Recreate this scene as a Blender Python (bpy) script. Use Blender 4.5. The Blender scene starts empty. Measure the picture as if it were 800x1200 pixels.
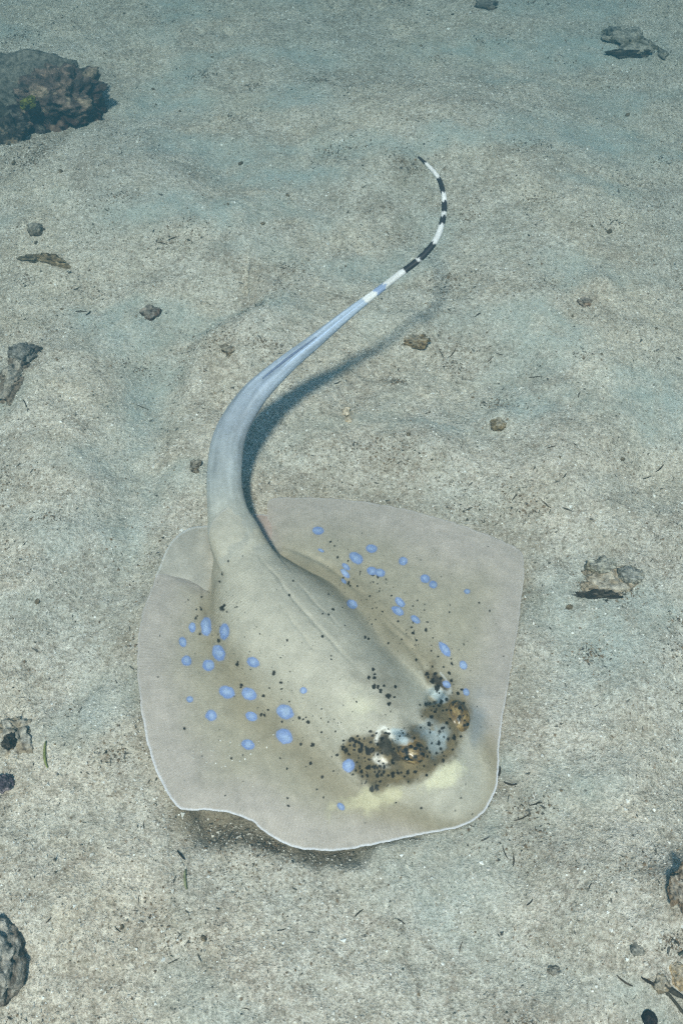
import bpy, math, random
import numpy as np

random.seed(7)
rng = np.random.default_rng(7)
scene = bpy.context.scene
col = scene.collection

# ------------------------------------------------------------------ camera, world, sun, exposure
CAM_H, PITCH, FPX, CX, CY = 0.75, math.radians(59.0), 998.0, 400.0, 600.0
cam_data = bpy.data.cameras.new("camera")
cam = bpy.data.objects.new("camera", cam_data)
col.objects.link(cam)
cam.location = (0, 0, CAM_H)
cam.rotation_euler = (math.pi / 2 - PITCH, 0, 0)
cam_data.sensor_fit = 'VERTICAL'
cam_data.angle_y = 2 * math.atan(600.0 / FPX)
cam_data.clip_start = 0.01
cam_data.clip_end = 100
scene.camera = cam

SUN_DIR = np.array([-0.12, -0.46, 1.0])            # towards the light
SUN_DIR = SUN_DIR / np.linalg.norm(SUN_DIR)
sun_el = math.asin(SUN_DIR[2])
sun_az = math.atan2(SUN_DIR[0], SUN_DIR[1])       # from +Y, clockwise
world = bpy.data.worlds.new("World")
scene.world = world
world.use_nodes = True
wn = world.node_tree.nodes
wl = world.node_tree.links
sky = wn.new("ShaderNodeTexSky")
sky.sky_type = 'NISHITA'
sky.sun_disc = False
sky.sun_elevation = sun_el
sky.sun_rotation = sun_az
wn["Background"].inputs[1].default_value = 0.15
wl.new(sky.outputs[0], wn["Background"].inputs[0])
sl = bpy.data.lights.new("sun", 'SUN')
sl.energy = 5.0
sl.angle = math.radians(6.0)
sl.color = (1.0, 0.825, 0.72)
sun = bpy.data.objects.new("sun", sl)
col.objects.link(sun)
from mathutils import Vector
sun.rotation_euler = Vector(SUN_DIR).to_track_quat('Z', 'Y').to_euler()
sun.location = (-0.5, 0.6, 3)

scene.view_settings.view_transform = 'Standard'
scene.view_settings.look = 'None'
scene.view_settings.exposure = 1.63
scene.view_settings.gamma = 1.0
scene.view_settings.use_curve_mapping = False

scene.cycles.use_denoising = False
scene.cycles.filter_width = 1.35

# ------------------------------------------------------------------ maths helpers
FW = np.array([0, math.cos(PITCH), -math.sin(PITCH)])
UP = np.array([0, math.sin(PITCH), math.cos(PITCH)])


def unproj(px, py, z=0.0):
    """where a sight line meets the height z: used to read places off the photograph"""
    px = np.asarray(px, float); py = np.asarray(py, float); z = np.asarray(z, float)
    a = (px - CX) / FPX; b = (CY - py) / FPX
    d = np.stack([a + 0 * b, FW[1] + b * UP[1] + 0 * a, FW[2] + b * UP[2] + 0 * a], -1)
    t = (z - CAM_H) / d[..., 2]
    return np.stack([d[..., 0] * t, d[..., 1] * t, CAM_H + d[..., 2] * t], -1)


def proj(P):
    x = P[..., 0]; y = P[..., 1]; z = P[..., 2] - CAM_H
    dep = y * FW[1] + z * FW[2]
    return CX + FPX * x / dep, CY - FPX * (y * UP[1] + z * UP[2]) / dep


def sstep(a, b, x):
    t = np.clip((x - a) / (b - a), 0, 1)
    return t * t * (3 - 2 * t)


def _hash(ix, iy, iz, seed):
    h = (ix.astype(np.int64) * 374761393 + iy.astype(np.int64) * 668265263 + iz.astype(np.int64) * 2147483647 + seed * 1274126177) & 0xFFFFFFFF
    h = ((h ^ (h >> 13)) * 1274126177) & 0xFFFFFFFF
    h = ((h ^ (h >> 16)) * 2246822519) & 0xFFFFFFFF
    return ((h ^ (h >> 15)) & 0xFFFF) / 65535.0


def vnoise2(x, y, seed=0):
    """gradient noise, about -1..1"""
    x0 = np.floor(x); y0 = np.floor(y)
    fx = x - x0; fy = y - y0
    u = fx * fx * fx * (fx * (fx * 6 - 15) + 10); v = fy * fy * fy * (fy * (fy * 6 - 15) + 10)
    zero = np.zeros_like(x0)

    def g(i, j):
        a = _hash(x0 + i, y0 + j, zero, seed) * 2 * math.pi
        return np.cos(a) * (fx - i) + np.sin(a) * (fy - j)
    return 1.5 * ((g(0, 0) * (1 - u) + g(1, 0) * u) * (1 - v) + (g(0, 1) * (1 - u) + g(1, 1) * u) * v)


def vnoise3(x, y, z, seed=0):
    x0 = np.floor(x); y0 = np.floor(y); z0 = np.floor(z)
    fx = x - x0; fy = y - y0; fz = z - z0
    u = fx * fx * (3 - 2 * fx); v = fy * fy * (3 - 2 * fy); w = fz * fz * (3 - 2 * fz)
    r = 0
    for k in (0, 1):
        for j in (0, 1):
            for i in (0, 1):
                r = r + _hash(x0 + i, y0 + j, z0 + k, seed) * (u if i else 1 - u) * (v if j else 1 - v) * (w if k else 1 - w)
    return r * 2 - 1


def fbm3(p, f, n, seed=0, gain=0.5):
    a = 1.0; r = 0
    for k in range(n):
        r = r + a * vnoise3(p[:, 0] * f, p[:, 1] * f, p[:, 2] * f, seed + k)
        f *= 2.05; a *= gain
    return r


def in_poly(x, y, poly):
    inside = np.zeros(x.shape, bool)
    n = len(poly)
    for i in range(n):
        x1, y1 = poly[i]; x2, y2 = poly[(i + 1) % n]
        c = (y1 > y) != (y2 > y)
        xi = (x2 - x1) * (y - y1) / (y2 - y1 + 1e-12) + x1
        inside ^= c & (x < xi)
    return inside


def poly_dist(x, y, poly, closed=True):
    d = np.full(x.shape, 1e9)
    n = len(poly)
    for i in range(n if closed else n - 1):
        x1, y1 = poly[i]; x2, y2 = poly[(i + 1) % n]
        vx, vy = x2 - x1, y2 - y1
        t = np.clip(((x - x1) * vx + (y - y1) * vy) / (vx * vx + vy * vy + 1e-12), 0, 1)
        d = np.minimum(d, np.hypot(x - x1 - t * vx, y - y1 - t * vy))
    return d


def catmull(pts, n, closed=False):
    P = np.asarray(pts, float)
    m = len(P)
    if closed:
        idx = lambda k: P[k % m]
        segs = m
    else:
        idx = lambda k: P[min(max(k, 0), m - 1)]
        segs = m - 1
    out = []
    tt = np.linspace(0, segs, n, endpoint=not closed)
    for t in tt:
        k = min(int(t), segs - 1); f = t - k
        p0, p1, p2, p3 = idx(k - 1), idx(k), idx(k + 1), idx(k + 2)
        out.append(0.5 * ((2 * p1) + (-p0 + p2) * f + (2 * p0 - 5 * p1 + 4 * p2 - p3) * f * f + (-p0 + 3 * p1 - 3 * p2 + p3) * f ** 3))
    return np.array(out)


def resample(P, n, closed=False):
    """even steps along a polyline"""
    Q = np.vstack([P, P[:1]]) if closed else P
    s = np.r_[0, np.cumsum(np.hypot(*(np.diff(Q[:, :2], axis=0).T)))]
    t = np.linspace(0, s[-1], n, endpoint=not closed)
    return np.stack([np.interp(t, s, Q[:, k]) for k in range(Q.shape[1])], -1)


def lin(r, g, b):
    f = lambda c: (c / 255 / 12.92) if c / 255 <= 0.04045 else ((c / 255 + 0.055) / 1.055) ** 2.4
    return np.array([f(r), f(g), f(b)])


# ------------------------------------------------------------------ mesh and material helpers
def make_obj(name, V, F, mat, colors=None, parent=None, smooth=True, attrs=None):
    me = bpy.data.meshes.new(name)
    V = np.ascontiguousarray(V, np.float32)
    fl = F if isinstance(F, list) else [F]
    counts = np.concatenate([np.full(len(f), f.shape[1], np.int32) for f in fl])
    loops = np.concatenate([f.ravel() for f in fl]).astype(np.int32)
    me.vertices.add(len(V)); me.vertices.foreach_set("co", V.ravel())
    me.loops.add(len(loops)); me.loops.foreach_set("vertex_index", loops)
    me.polygons.add(len(counts))
    st = np.r_[0, np.cumsum(counts)[:-1]].astype(np.int32)
    me.polygons.foreach_set("loop_start", st)
    try:
        me.polygons.foreach_set("loop_total", counts)
    except Exception:
        pass
    me.polygons.foreach_set("use_smooth", np.full(len(counts), smooth, bool))
    if colors is not None:
        ca = me.color_attributes.new("pigment", 'FLOAT_COLOR', 'POINT')
        c4 = np.ones((len(V), 4), np.float32); c4[:, :3] = colors
        ca.data.foreach_set("color", c4.ravel())
    for k, a in (attrs or {}).items():
        at = me.attributes.new(k, 'FLOAT', 'POINT')
        at.data.foreach_set("value", np.ascontiguousarray(a, np.float32))
    me.update(calc_edges=True)
    me.validate()
    me.materials.append(mat)
    o = bpy.data.objects.new(name, me)
    col.objects.link(o)
    if parent is not None:
        o.parent = parent
        o.matrix_parent_inverse.identity()
    return o


def empty(name, loc):
    o = bpy.data.objects.new(name, None)
    o.empty_display_size = 0.05
    o.location = loc
    col.objects.link(o)
    return o


def tag(o, label=None, cat=None, group=None, kind=None):
    if label: o["label"] = label
    if cat: o["category"] = cat
    if group: o["group"] = group
    if kind: o["kind"] = kind
    return o


class Mat:
    def __init__(s, name):
        s.m = bpy.data.materials.new(name); s.m.use_nodes = True
        s.n = s.m.node_tree.nodes; s.l = s.m.node_tree.links
        s.b = s.n["Principled BSDF"]

    def node(s, t, **kw):
        n = s.n.new(t)
        for k, v in kw.items():
            setattr(n, k, v)
        return n

    def link(s, a, b): s.l.new(a, b)

    def coord(s):
        if not hasattr(s, "_tc"): s._tc = s.node("ShaderNodeTexCoord")
        return s._tc.outputs["Object"]

    def noise(s, scale, detail=2, rough=0.5, dist=0.0):
        n = s.node("ShaderNodeTexNoise")
        n.inputs["Scale"].default_value = scale; n.inputs["Detail"].default_value = detail
        n.inputs["Roughness"].default_value = rough; n.inputs["Distortion"].default_value = dist
        s.link(s.coord(), n.inputs["Vector"])
        return n.outputs["Fac"]

    def ramp(s, fac, stops):
        r = s.node("ShaderNodeValToRGB")
        e = r.color_ramp.elements
        while len(e) < len(stops): e.new(0.5)
        for k, (p, c) in enumerate(stops):
            e[k].position = p
            e[k].color = (*c, 1) if hasattr(c, '__len__') else (c, c, c, 1)
        s.link(fac, r.inputs[0])
        return r.outputs[0]

    def mix(s, fac, a, b, mode='MIX'):
        m = s.node("ShaderNodeMix", data_type='RGBA', blend_type=mode)
        for sock, v in ((m.inputs[0], fac), (m.inputs[6], a), (m.inputs[7], b)):
            if hasattr(v, "is_output"): s.link(v, sock)
            elif hasattr(v, '__len__'): sock.default_value = (*v, 1)
            else: sock.default_value = v
        return m.outputs[2]

    def math(s, op, a, b=0.0):
        m = s.node("ShaderNodeMath", operation=op)
        for sock, v in ((m.inputs[0], a), (m.inputs[1], b)):
            if hasattr(v, "is_output"): s.link(v, sock)
            else: sock.default_value = v
        return m.outputs[0]

    def attr(s, name):
        a = s.node("ShaderNodeAttribute"); a.attribute_name = name
        return a

    def bump(s, h, strength, dist, prev=None):
        b = s.node("ShaderNodeBump")
        b.inputs["Strength"].default_value = strength; b.inputs["Distance"].default_value = dist
        s.link(h, b.inputs["Height"])
        if prev is not None: s.link(prev, b.inputs["Normal"])
        return b.outputs["Normal"]


# ------------------------------------------------------------------ the shape of the ray's disc, read off the photograph
OUT_PX = [(313, 600), (313, 588), (320, 582), (338, 580), (370, 579), (410, 581), (450, 587), (490, 596), (530, 608), (565, 621),
          (592, 633), (606, 640), (613, 649), (615, 665), (613, 692), (608, 730), (601, 772), (594, 812), (588, 850), (585, 885),
          (584, 912), (579, 930), (571, 946), (559, 958), (543, 966), (518, 971), (480, 979), (440, 987), (410, 993), (385, 995),
          (360, 994), (340, 990), (322, 982), (308, 973), (295, 963), (280, 957), (262, 953), (240, 951), (222, 951), (211, 948),
          (203, 939), (192, 921), (183, 903), (176, 880), (170, 850), (166, 820), (163, 790), (163, 760), (165, 735), (170, 712),
          (178, 690), (186, 673), (205, 675), (225, 680), (241, 688), (243, 662), (252, 634), (275, 614), (297, 616), (311, 628)]
CEN_PX = (400, 800)
ZD = 0.012
edge_px = resample(catmull(OUT_PX, 900, True), 1200, True)
edge_w = unproj(edge_px[:, 0], edge_px[:, 1], ZD)[:, :2]
cen_w = unproj(*CEN_PX, ZD)[:2]
_k = np.arange(1200)
edge_w = cen_w + (edge_w - cen_w) * (1 + .0035 * vnoise2(_k / 9.0, _k * 0.0 + .5, 17) + .002 * vnoise2(_k / 3.0, _k * 0.0 + .5, 18))[:, None]
poly_w = [tuple(p) for p in edge_w[::8]]


def W(px, py, z=0.0):
    return unproj(px, py, z)


# ------------------------------------------------------------------ seabed height
def blob(x, y, px, py, rx, ry=None, ang=0.0):
    c = unproj(px, py, 0.0)
    dx = x - c[0]; dy = y - c[1]
    ry = ry or rx
    ca, sa = math.cos(ang), math.sin(ang)
    u = (dx * ca + dy * sa) / rx; v = (-dx * sa + dy * ca) / ry
    return np.exp(-(u * u + v * v))


SHADE_TROUGH = [tuple(unproj(*p)[:2]) for p in [(100, 800), (135, 700), (165, 600), (178, 520), (190, 440), (225, 385), (290, 362)]]  # hollow shaped in to give the soft shade left of the tail
TRY = np.array([p[1] for p in SHADE_TROUGH]); TRX = np.array([p[0] for p in SHADE_TROUGH])
RIM = [tuple(unproj(*p)[:2]) for p in [(196, 930), (215, 985), (240, 1003), (290, 1000), (345, 1021), (400, 1030), (435, 1024), (448, 1000), (520, 985), (420, 930), (300, 900)]]
MOUNDS = [  # px, py, radius m, height m
    (500, 530, .045, .010), (650, 560, .07, .008), (110, 560, .10, .010), (60, 720, .10, .008), (290, 400, .07, .008),
    (480, 160, .10, .014), (210, 240, .11, .014), (420, 215, .07, .008), (620, 370, .06, .008), (690, 430, .10, .010),
    (560, 160, .12, .012), (330, 130, .12, .010), (70, 440, .08, .006), (700, 1050, .10, .010), (120, 1040, .09, .006),
    (480, 385, .022, .006), (720, 800, .06, .006), (680, 900, .07, .006), (175, 345, .02, .005), (700, 345, .02, .006), (560, 1080, .08, -.006),
    (380, 520, .05, .006), (640, 250, .12, .012), (90, 200, .10, .008), (300, 305, .09, .006), (720, 1010, .03, .004), (770, 1110, .04, .007),
    (790, 1050, .025, .010), (585, 490, .013, .006), (470, 215, .03, .006), (755, 560, .05, -.006), (560, 430, .06, -.006), (255, 210, .05, -.006)]


def seabed_low(x, y):
    h = 0.016 * vnoise2(x / .42 + 3.1, y / .42, 1) + 0.007 * vnoise2(x / .17, y / .17 + 5, 2)
    for px, py, r, a in MOUNDS:
        h = h + 2.5 * a * blob(x, y, px, py, r)
    d = poly_dist(x, y, SHADE_TROUGH, False)
    tx = np.interp(y, TRY, TRX)
    h = h - 0.026 * np.exp(-(d / np.where(x < tx, .060, .024)) ** 2)
    # the ray lies on a levelled patch
    w = np.exp(-np.maximum(0, np.hypot((x - cen_w[0]) / .22, (y - cen_w[1]) / .19) - 0.9) ** 2 / .12)
    return h * (1 - w) + w * 0.35 * h


SILT_SHADE_AT = [(190, 125, .09, .035), (230, 265, .10, .03), (330, 215, .10, .03), (170, 480, .035, .09), (150, 640, .035, .06), (300, 372, .07, .012), (500, 505, .05, .012), (700, 760, .05, .04),  # spots left of the disc and behind mounds paint shade, others mud
           (690, 60, .12, .05), (560, 60, .12, .04), (620, 480, .07, .03), (740, 470, .06, .05), (660, 930, .05, .03), (570, 880, .02, .02), (450, 1012, .02, .008), (700, 170, .10, .05)]


def silt(x, y):
    """where fine grey-green mud has settled, smooth and without grit; some spots paint in shade"""
    wx = x + .03 * vnoise2(x / .07, y / .07, 51); wy = y + .02 * vnoise2(x / .06, y / .06, 52)
    m = sstep(.05, .65, vnoise2(wx / .16, wy / .075, 53)) * .75
    for px, py, rx, ry in SILT_SHADE_AT:
        m = np.maximum(m, 1.05 * blob(wx, wy, px, py, rx, ry))
    m = m * (1 - .7 * blob(x, y, 400, 760, .28))
    return np.clip(m, 0, 1) * np.clip(.85 + .5 * vnoise2(x / .02, y / .02, 54), 0, 1)


def seabed(x, y):
    h = seabed_low(x, y)
    rough = (0.55 + 0.45 * vnoise2(x / .11, y / .11, 9)) * (1 - .85 * silt(x, y))
    h = h + (0.0060 * vnoise2(x / .062, y / .062, 3) + 0.0030 * vnoise2(x / .027, y / .027, 4)) * (0.45 + 0.75 * rough)
    h = h + (0.0017 * vnoise2(x / .0125, y / .0125, 5) + 0.0010 * vnoise2(x / .0062, y / .0062, 6)) * (0.3 + 1.1 * rough)
    # sand scooped out in front of the ray, with a ragged rim
    jx = x + 0.007 * vnoise2(x / .03, y / .03, 21); jy = y + 0.007 * vnoise2(x / .03, y / .03, 22)
    ins = in_poly(jx, jy, RIM); d = poly_dist(jx, jy, RIM)
    h = h - np.where(ins, 0.017 * sstep(0, .030, d), 0)
    # clods turned over beside the front right corner and along the margin
    cl = np.clip(blob(x, y, 600, 965, .06, .05) + .8 * blob(x, y, 330, 1000, .10, .035) + .5 * blob(x, y, 460, 545, .08, .03) + .5 * blob(x, y, 770, 1100, .06), 0, 1)
    h = h + cl * (.0034 * np.abs(vnoise2(x / .019, y / .019, 28)) + .0022 * np.abs(vnoise2(x / .009, y / .009, 29)))
    # sand pressed up against the margin of the ray
    dm_ = poly_dist(x, y, poly_w)
    lift = np.clip(.55 + .8 * vnoise2(x / .05, y / .05, 27), 0, 1) * (1 - np.clip(1.6 * blob(x, y, 290, 975, .09), 0, 1))
    h = h + np.where(in_poly(x, y, poly_w), 0, .0042 * lift * np.exp(-(dm_ / .014) ** 2))
    return h


def under_ray(x, y, h):
    ins = in_poly(x, y, poly_w); d = poly_dist(x, y, poly_w)
    zl = disc_base(x, y) - 0.002
    cap = np.where(ins, zl - 0.003 * sstep(0, .01, d), 1e3)
    # a little sand heaped against parts of the margin
    return np.minimum(h, cap)


def disc_base(x, y):
    """underside of the disc: draped over the sand, lifted along the front-left margin"""
    b = seabed_low(x, y) + 0.0022
    b = b + 0.012 * blob(x, y, 268, 952, .062, .035) + 0.005 * blob(x, y, 170, 880, .06)
    b = b + 0.002 * blob(x, y, 615, 650, .05) + 0.009 * blob(x, y, 165, 800, .06, .10) + .003 * blob(x, y, 330, 585, .03)  # left margin lift is shaped in to darken that wing
    return b


# ------------------------------------------------------------------ materials
def sand_material():
    m = Mat("sand")
    big = m.noise(4.5, 4, 0.6, 0.4)
    coarse_shade = m.attr("turned_shade").outputs["Fac"]
    vor = m.node("ShaderNodeTexVoronoi"); vor.inputs["Scale"].default_value = 520
    m.link(m.coord(), vor.inputs["Vector"])
    cellv = m.node("ShaderNodeSeparateColor"); m.link(vor.outputs["Color"], cellv.inputs[0])
    cell = cellv.outputs[0]
    mid = m.noise(26, 4, 0.62, 0.3)
    fine = m.noise(210, 3, 0.75)
    grain = m.noise(520, 3, 0.8)
    c = m.ramp(big, [(0.34, (0.60, 0.575, 0.51)), (0.47, (0.67, 0.62, 0.54)), (0.6, (0.73, 0.655, 0.55))])
    patch = m.ramp(mid, [(0.38, (0.86, 0.84, 0.80)), (0.52, (1.0, 0.99, 0.97)), (0.7, (1.05, 1.045, 1.03))])
    c = m.mix(1.0, c, patch, 'MULTIPLY')
    film = m.ramp(m.math('MULTIPLY', m.noise(13, 5, 0.75, 0.8), m.noise(150, 4, 0.8)), [(0.235, 0.0), (0.33, 1.0)])
    c = m.mix(m.math('MULTIPLY', film, 0.5), c, (0.26, 0.19, 0.13))
    f1 = m.ramp(fine, [(0.33, (0.66, 0.64, 0.60)), (0.5, (1, 1, 1)), (0.68, (1.2, 1.2, 1.2))])
    c = m.mix(1.0, c, f1, 'MULTIPLY')
    f2 = m.ramp(grain, [(0.33, (0.50, 0.48, 0.45)), (0.48, (1, 1, 1)), (0.66, (1.3, 1.3, 1.3))])
    c = m.mix(0.72, c, f2, 'MULTIPLY')
    f3 = m.ramp(cell, [(0.0, (0.48, 0.44, 0.39)), (0.16, (0.84, 0.78, 0.75)), (0.5, (1, 1, 1)), (0.86, (1.08, 1.08, 1.07)), (1.0, (1.35, 1.35, 1.33))])
    c = m.mix(0.58, c, f3, 'MULTIPLY')
    c = m.mix(m.math('MULTIPLY', coarse_shade, 0.9), c, m.mix(0.8, (0.29, 0.24, 0.17), f3, 'MULTIPLY'))  # brown of dug sand, also the shade painted beside the disc
    st = m.attr("silt").outputs["Fac"]
    c = m.mix(m.math('MULTIPLY', st, 0.72), c, m.mix(0.35, (0.45, 0.52, 0.48), f2, 'MULTIPLY'))  # this tone also colours in the painted shade spots
    m.link(c, m.b.inputs["Base Color"])
    m.b.inputs["Roughness"].default_value = 0.9
    m.b.inputs["Specular IOR Level"].default_value = 0.15
    n = m.bump(fine, 0.9, 0.003)
    n = m.bump(grain, 0.9, 0.0016, n)
    m.link(n, m.b.inputs["Normal"])
    return m.m


def pigment_material(name, rough=0.5, spec=0.3, var=(0.85, 1.12), vscale=300, bump=(400, 0.3, 0.0006)):
    m = Mat(name)
    a = m.attr("pigment").outputs["Color"]
    v = m.ramp(m.noise(vscale, 3, 0.65), [(0.3, var[0]), (0.7, var[1])])
    m.link(m.mix(1.0, a, v, 'MULTIPLY'), m.b.inputs["Base Color"])
    m.b.inputs["Roughness"].default_value = rough
    m.b.inputs["Specular IOR Level"].default_value = spec
    m.link(m.bump(m.noise(bump[0], 3, 0.6), bump[1], bump[2]), m.b.inputs["Normal"])
    return m


sand_mat = sand_material()
grain_m = Mat("sand_grain")
grain_m.link(grain_m.attr("pigment").outputs["Color"], grain_m.b.inputs["Base Color"])
grain_m.b.inputs["Roughness"].default_value = 0.55
grain_m.b.inputs["Specular IOR Level"].default_value = 0.4
grain_mat = grain_m.m
rock_mat = pigment_material("encrusted_rock", 0.9, 0.1, (0.4, 1.55), 170, (260, 0.9, 0.004)).m
twig_mat = pigment_material("dead_plant", 0.8, 0.1, (0.6, 1.3), 500).m

skin = pigment_material("ray_skin", 0.52, 0.2, (0.93, 1.06), 520, (330, 0.25, 0.0005))
# fine fin-ray lines running out to the margin
sa = skin.attr("fin_ray").outputs["Fac"]
sb = skin.attr("fin_strength").outputs["Fac"]
jit = skin.math('MULTIPLY', skin.noise(35, 4, 0.65), 11.0)
wv = skin.math('SINE', skin.math('ADD', sa, jit))
base_link = skin.b.inputs["Base Color"].links[0].from_socket
lines = skin.math('ADD', skin.math('MULTIPLY', skin.math('MULTIPLY', skin.math('MULTIPLY', wv, sb), skin.ramp(skin.noise(24, 4, 0.7, 0.5), [(0.42, 0.0), (0.62, 1.0)])), 0.06), 1.0)
blot = skin.ramp(skin.noise(70, 5, 0.7, 0.5), [(0.32, 0.90), (0.5, 1.0), (0.68, 1.06)])
lc = skin.node("ShaderNodeCombineColor")
for k_ in range(3): skin.link(lines, lc.inputs[k_])
skin.link(skin.mix(1.0, skin.mix(1.0, base_link, lc.outputs[0], 'MULTIPLY'), blot, 'MULTIPLY'), skin.b.inputs["Base Color"])
hgt = skin.math('MULTIPLY', skin.math('MULTIPLY', wv, sb), 1.0)
skin.link(skin.bump(skin.math('MULTIPLY', hgt, skin.noise(18, 3, 0.7)), 0.06, 0.0005, skin.b.inputs["Normal"].links[0].from_socket), skin.b.inputs["Normal"])
skin_mat = skin.m

# ------------------------------------------------------------------ seabed
def axis(lo, hi, step, far_lo, far_hi):
    c = list(np.arange(lo, hi + step / 2, step))
    s = step; p = c[-1]
    while p < far_hi:
        s *= 1.22; p += s; c.append(p)
    s = step; p = c[0]; pre = []
    while p > far_lo:
        s *= 1.22; p -= s; pre.append(p)
    return np.array(pre[::-1] + c)


gx = axis(-0.64, 0.64, 0.0031, -7, 7)
gy = axis(-0.08, 1.52, 0.0033, -6, 9)
GX, GY = np.meshgrid(gx, gy)
GZ = under_ray(GX.ravel(), GY.ravel(), seabed(GX.ravel(), GY.ravel()))
nx, ny = len(gx), len(gy)
ii = (np.arange(ny - 1)[:, None] * nx + np.arange(nx - 1)[None, :]).ravel()
quads = np.stack([ii, ii + 1, ii + 1 + nx, ii + nx], -1)
gxr, gyr = GX.ravel(), GY.ravel()
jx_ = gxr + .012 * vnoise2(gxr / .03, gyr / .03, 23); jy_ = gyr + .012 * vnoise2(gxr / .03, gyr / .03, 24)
TURN_SHADE = sstep(-.004, .012, poly_dist(jx_, jy_, RIM) * np.where(in_poly(jx_, jy_, RIM), 1, -1))
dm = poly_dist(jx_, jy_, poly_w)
TURN_SHADE = np.maximum(TURN_SHADE, .75 * np.exp(-(dm / .028) ** 2) * np.clip(.55 + .6 * vnoise2(gxr / .05, gyr / .05, 25), 0, 1))
for e_ in ((590, 960, .045, .7), (480, 215, .035, .4), (385, 195, .03, .3), (460, 530, .05, .35), (150, 690, .035, .5), (790, 1040, .04, .6)):  # the spot left of the disc is painted shade, the rest dug-up sand
    TURN_SHADE = np.maximum(TURN_SHADE, e_[3] * blob(jx_, jy_, e_[0], e_[1], e_[2]) * np.clip(.6 + .7 * vnoise2(gxr / .02, gyr / .02, 26), 0, 1))
seabed_o = make_obj("seabed", np.stack([GX.ravel(), GY.ravel(), GZ], -1), quads, sand_mat, attrs={"turned_shade": TURN_SHADE, "silt": silt(gxr, gyr)})
tag(seabed_o, kind="structure")


def ground_z(x, y):
    x = np.atleast_1d(np.asarray(x, float)); y = np.atleast_1d(np.asarray(y, float))
    return under_ray(x, y, seabed(x, y))


# ------------------------------------------------------------------ the stingray
# line of the back: image point, height of the crest, half width (m), flank power
SPINE = [(272, 620, .026, .018, .8), (284, 648, .042, .035, .7), (312, 695, .055, .060, .72),
         (358, 745, .055, .068, .9), (408, 795, .052, .064, 1.1), (455, 842, .047, .062, 1.25), (498, 880, .034, .052, 1.5), (530, 912, .018, .040, 1.7)]
sp = []
for px, py, z, w, p in SPINE:
    z = z * .90
    q = unproj(px, py, z)
    sp.append((q[0], q[1], z, w, p))
sp = catmull(sp, 160)


def hump(x, y):
    d2 = np.full(x.shape, 1e9); z = np.zeros(x.shape); w = np.ones(x.shape); p = np.ones(x.shape); side = np.zeros(x.shape); s = np.zeros(x.shape)
    for k in range(len(sp)):
        d = (x - sp[k, 0]) ** 2 + (y - sp[k, 1]) ** 2
        # wide end sections weigh by their width so that the nearest one is chosen smoothly
        m = d < d2
        d2 = np.where(m, d, d2); z = np.where(m, sp[k, 2], z); w = np.where(m, sp[k, 3], w); p = np.where(m, sp[k, 4], p); s = np.where(m, k / len(sp), s)
        t = sp[min(k + 1, len(sp) - 1)] - sp[max(k - 1, 0)]
        side = np.where(m, np.sign((x - sp[k, 0]) * t[1] - (y - sp[k, 1]) * t[0]), side)
    d = np.sqrt(d2)
    prof = np.clip(1 - (d / (w * 1.06)) ** 2, 0, 1) ** p
    return z * prof, d / w, s, side


# tail: image point, height, half width in px, then swept as one tapering tube
TAIL = [(322, 705, .022, 34), (300, 672, .026, 33), (284, 648, .030, 32), (273, 622, .034, 29.5), (267, 600, .037, 23.5), (263, 570, .042, 20.6), (264, 540, .046, 20), (268, 515, .052, 19.6),
        (279, 490, .058, 18.3), (300, 460, .066, 16), (334, 428, .076, 12.0), (370, 399, .086, 9.0), (405, 370, .096, 6.6), (440, 343, .106, 4.6), (470, 320, .113, 4.0),
        (494, 301, .120, 3.8), (511, 280, .126, 3.5), (519, 255, .131, 3.2), (520, 232, .135, 2.9), (514, 210, .138, 2.5), (503, 196, .141, 2.1), (490, 184, .143, 1.1)]
tp = []
for px, py, z, hw in TAIL:
    z = z * (1 + .40 * float(sstep(600, 470, np.array(float(py)))))
    P = unproj(px, py, z)
    mpp = np.linalg.norm(P - np.array([0, 0, CAM_H])) / FPX
    tp.append((P[0], P[1], P[2], hw * mpp, px, py))
tl = resample(catmull(tp, 600), 420)
NTS = 40
ss = np.linspace(0, 1, len(tl))
hv = tl[:, 3] * np.interp(ss, [0, .1, .25, .45, 1], [.62, .54, .52, .66, .95])


def tail_top(x, y):
    d2 = np.full(x.shape, 1e9); z = np.full(x.shape, -1.0)
    for k in range(0, 150, 2):
        q2 = (x - tl[k, 0]) ** 2 + (y - tl[k, 1]) ** 2
        m = q2 < d2
        d2 = np.where(m, q2, d2)
        r_ = 1 - q2 / tl[k, 3] ** 2
        z = np.where(m, np.where(r_ > 0, tl[k, 2] + hv[k] * np.sqrt(np.clip(r_, 0, 1)) + .0003, -1.0), z)
    return z


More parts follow.
